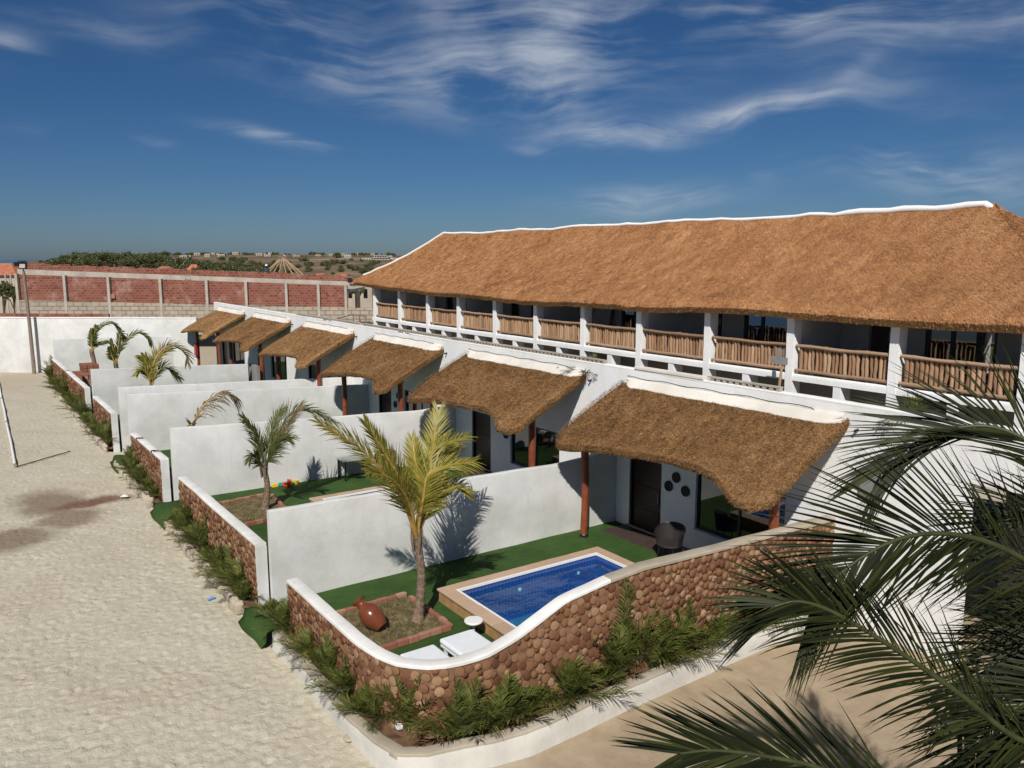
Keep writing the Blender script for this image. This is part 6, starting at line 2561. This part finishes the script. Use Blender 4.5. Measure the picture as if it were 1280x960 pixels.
def tree(u, vtop, d, rpx, label, group, k, parts=True):
    p = at(u, vtop, d)
    x, y = p[0], p[1]
    g = float(terrain_h(np.array(x), np.array(y)))
    r_ = rpx / FPX * d
    z = p[2] - r_ * .85
    t = thing('tree', label, 'tree', (x, y, z), group)
    t.rotation_euler = (0, 0, rt_r.uniform(0, 6.28))
    sz = max(1.0, (z - g) / 2.3) if z > g else 1.0
    o = bpy.data.objects.new('crown', TM[k % 5][0])
    COL.objects.link(o)
    o.parent = t
    o.scale = (r_, r_, r_)
    o = bpy.data.objects.new('trunk', TM[k % 5][1])
    COL.objects.link(o)
    o.parent = t
    o.scale = (r_, r_, max(r_, min((z - g) / 2.2, r_ * 3)))
    return t


n = 0
u = 70
while u < 345:
    vt = np.interp(u, [70, 90, 130, 200, 215, 260, 340], [322, 315.5, 314.5, 317, 323, 326, 329]) + rt_r.uniform(-1, 2)
    tree(u, vt, rt_r.uniform(135, 175), rt_r.uniform(9, 14), 'dense green tree in the belt behind the unfinished brick building', 'trees behind the brick building', n)
    u += rt_r.uniform(5, 8)
    n += 1
for k in range(24):
    u = rt_r.uniform(80, 350)
    vt = np.interp(u, [70, 90, 200, 215, 340], [325, 321, 323, 330, 333])
    tree(u, vt + rt_r.uniform(-1, 3), rt_r.uniform(120, 135), rt_r.uniform(8, 12), 'lower green tree close behind the brick parapet', 'low trees behind the parapet', k)
for k in range(64):
    u = rt_r.uniform(345, 505) if k < 40 else rt_r.uniform(225, 350)
    d = rt_r.uniform(230, 640)
    g = terrain_h(*(at(u, 330, d)[:2]))
    v = 324 - (float(g) - CAM_H) / d * FPX
    rpx = rt_r.uniform(2.5, 6) * (1.4 if d < 330 else 1)
    tree(u, v - rpx * 1.2, d, rpx, 'dark round bush scattered on the dry brown slope', 'bushes on the dry slope', k)
for k in range(110):
    u = rt_r.uniform(48, 500)
    d = rt_r.uniform(820, 960)
    g = terrain_h(*(at(u, 330, d)[:2]))
    v = 324 - (float(g) - CAM_H) / d * FPX
    rpx = rt_r.uniform(1.6, 3.4)
    tree(u, v - rpx * 1.2, d, rpx, 'tiny dark tree along the hill skyline', 'trees on the skyline', k)
tree(421, 315, 700, 6.2, 'biggest round dark tree on the skyline above the pale walls', 'trees on the skyline', 1)
tree(206, 313.5, 300, 5.5, 'pointed dark tree standing above the green belt', 'trees behind the brick building', 2)
tree(461, 329, 420, 6, 'dark tree on the brown slope near the thatch tip', 'bushes on the dry slope', 4)
tree(2, 352, 84, 15, 'dark green bush below the red roof at the left edge', 'trees at the left edge', 1)
tree(15, 356, 84, 12, 'small dark green bush beside the first concrete column', 'trees at the left edge', 2)
tree(12, 345, 100, 16, 'shady green tree under the red roof at the left edge', 'trees at the left edge', 0)
tree(446, 356, 95, 10, 'dark green tree between the brick building and the thatch', 'trees by the thatch', 3)


# ---- far houses on the ridge
def far_house(u, v, wpx, hpx, d, m, label, group, k):
    c = at(u, v, d)
    w, h_ = wpx / FPX * d / 2, hpx / FPX * d
    t = thing('far_house', label, 'house', (c[0], c[1], c[2] - 2), group)
    mb = MB()
    mb.obox(c + np.array([0, 0, h_ / 2 - 1]), RT * w, FH * w * .6, np.array([0, 0, h_ / 2 + 1]))
    mb.build('wall', m, t)
    mb = MB()
    mb.obox(c + np.array([0, 0, h_ + .15]), RT * w * 1.04, FH * w * .64, np.array([0, 0, .15]))
    mb.build('roof', m if k % 3 else M_ROOFTILE, t)
    for q in ((-.5, .1, .6) if wpx > 6 else (0.1,)):
        mb = MB()
        mb.obox(c + RT * w * q - FH * (w * .6 + .02) + np.array([0, 0, h_ * .45]), RT * min(.7, w * .14), FH * .05, np.array([0, 0, h_ * .2]))
        mb.build('window', M_GLASS, t)


for k in range(26):
    u = rt_r.uniform(215, 345) if k < 16 else rt_r.uniform(345, 500)
    d = rt_r.uniform(700, 900)
    g = terrain_h(*(at(u, 330, d)[:2]))
    v = 324 - (float(g) - CAM_H) / d * FPX
    far_house(u, v, rt_r.uniform(3, 9), rt_r.uniform(2, 3.6), d, (M_FARWHITE, M_FARCREAM)[k % 2], 'tiny pale flat roofed house on the far ridge', 'houses on the far ridge', k)
far_house(405, 329.5, 34, 4.5, 640, M_FARWHITE, 'long pale wall of a far compound on the ridge', 'far compounds', 1)
far_house(438, 328, 26, 4, 660, M_FARWHITE, 'second pale compound wall left of the white block', 'far compounds', 1)
# white multi-storey block under construction
t = thing('white_block', 'white multi storey concrete frame block on the hill near the thatch tip', 'building', tuple(at(478, 327, 650) - np.array([0, 0, 3])))
for lev in range(4):
    v0 = 327 - lev * 2.6
    mb = MB()
    c = at(477, v0, 650)
    mb.obox(c, RT * (8.5 - lev * 1.1), FH * 6, np.array([0, 0, .28]))
    mb.build('floor_slab', M_FARWHITE, t)
    if lev < 3:
        for q in np.linspace(-1, 1, 6):
            mb = MB()
            mb.obox(c + RT * (7.0 - lev * 1.1) * q - FH * 5.0 + np.array([0, 0, .85]), RT * .28, FH * .28, np.array([0, 0, .56]))
            mb.build('column', M_FARWHITE, t)
        mb = MB()
        mb.obox(c + np.array([0, 0, .85]), RT * (6.5 - lev * 1.1), FH * 3, np.array([0, 0, .56]))
        mb.build('wall', M_FARCREAM, t)
far_house(493, 327, 12, 4.2, 655, M_FARWHITE, 'plain white annex right of the multi storey frame block', 'far compounds', 1)
far_house(459, 326, 12, 3.2, 655, M_FARWHITE, 'plain low white annex left of the multi storey frame block', 'far compounds', 1)
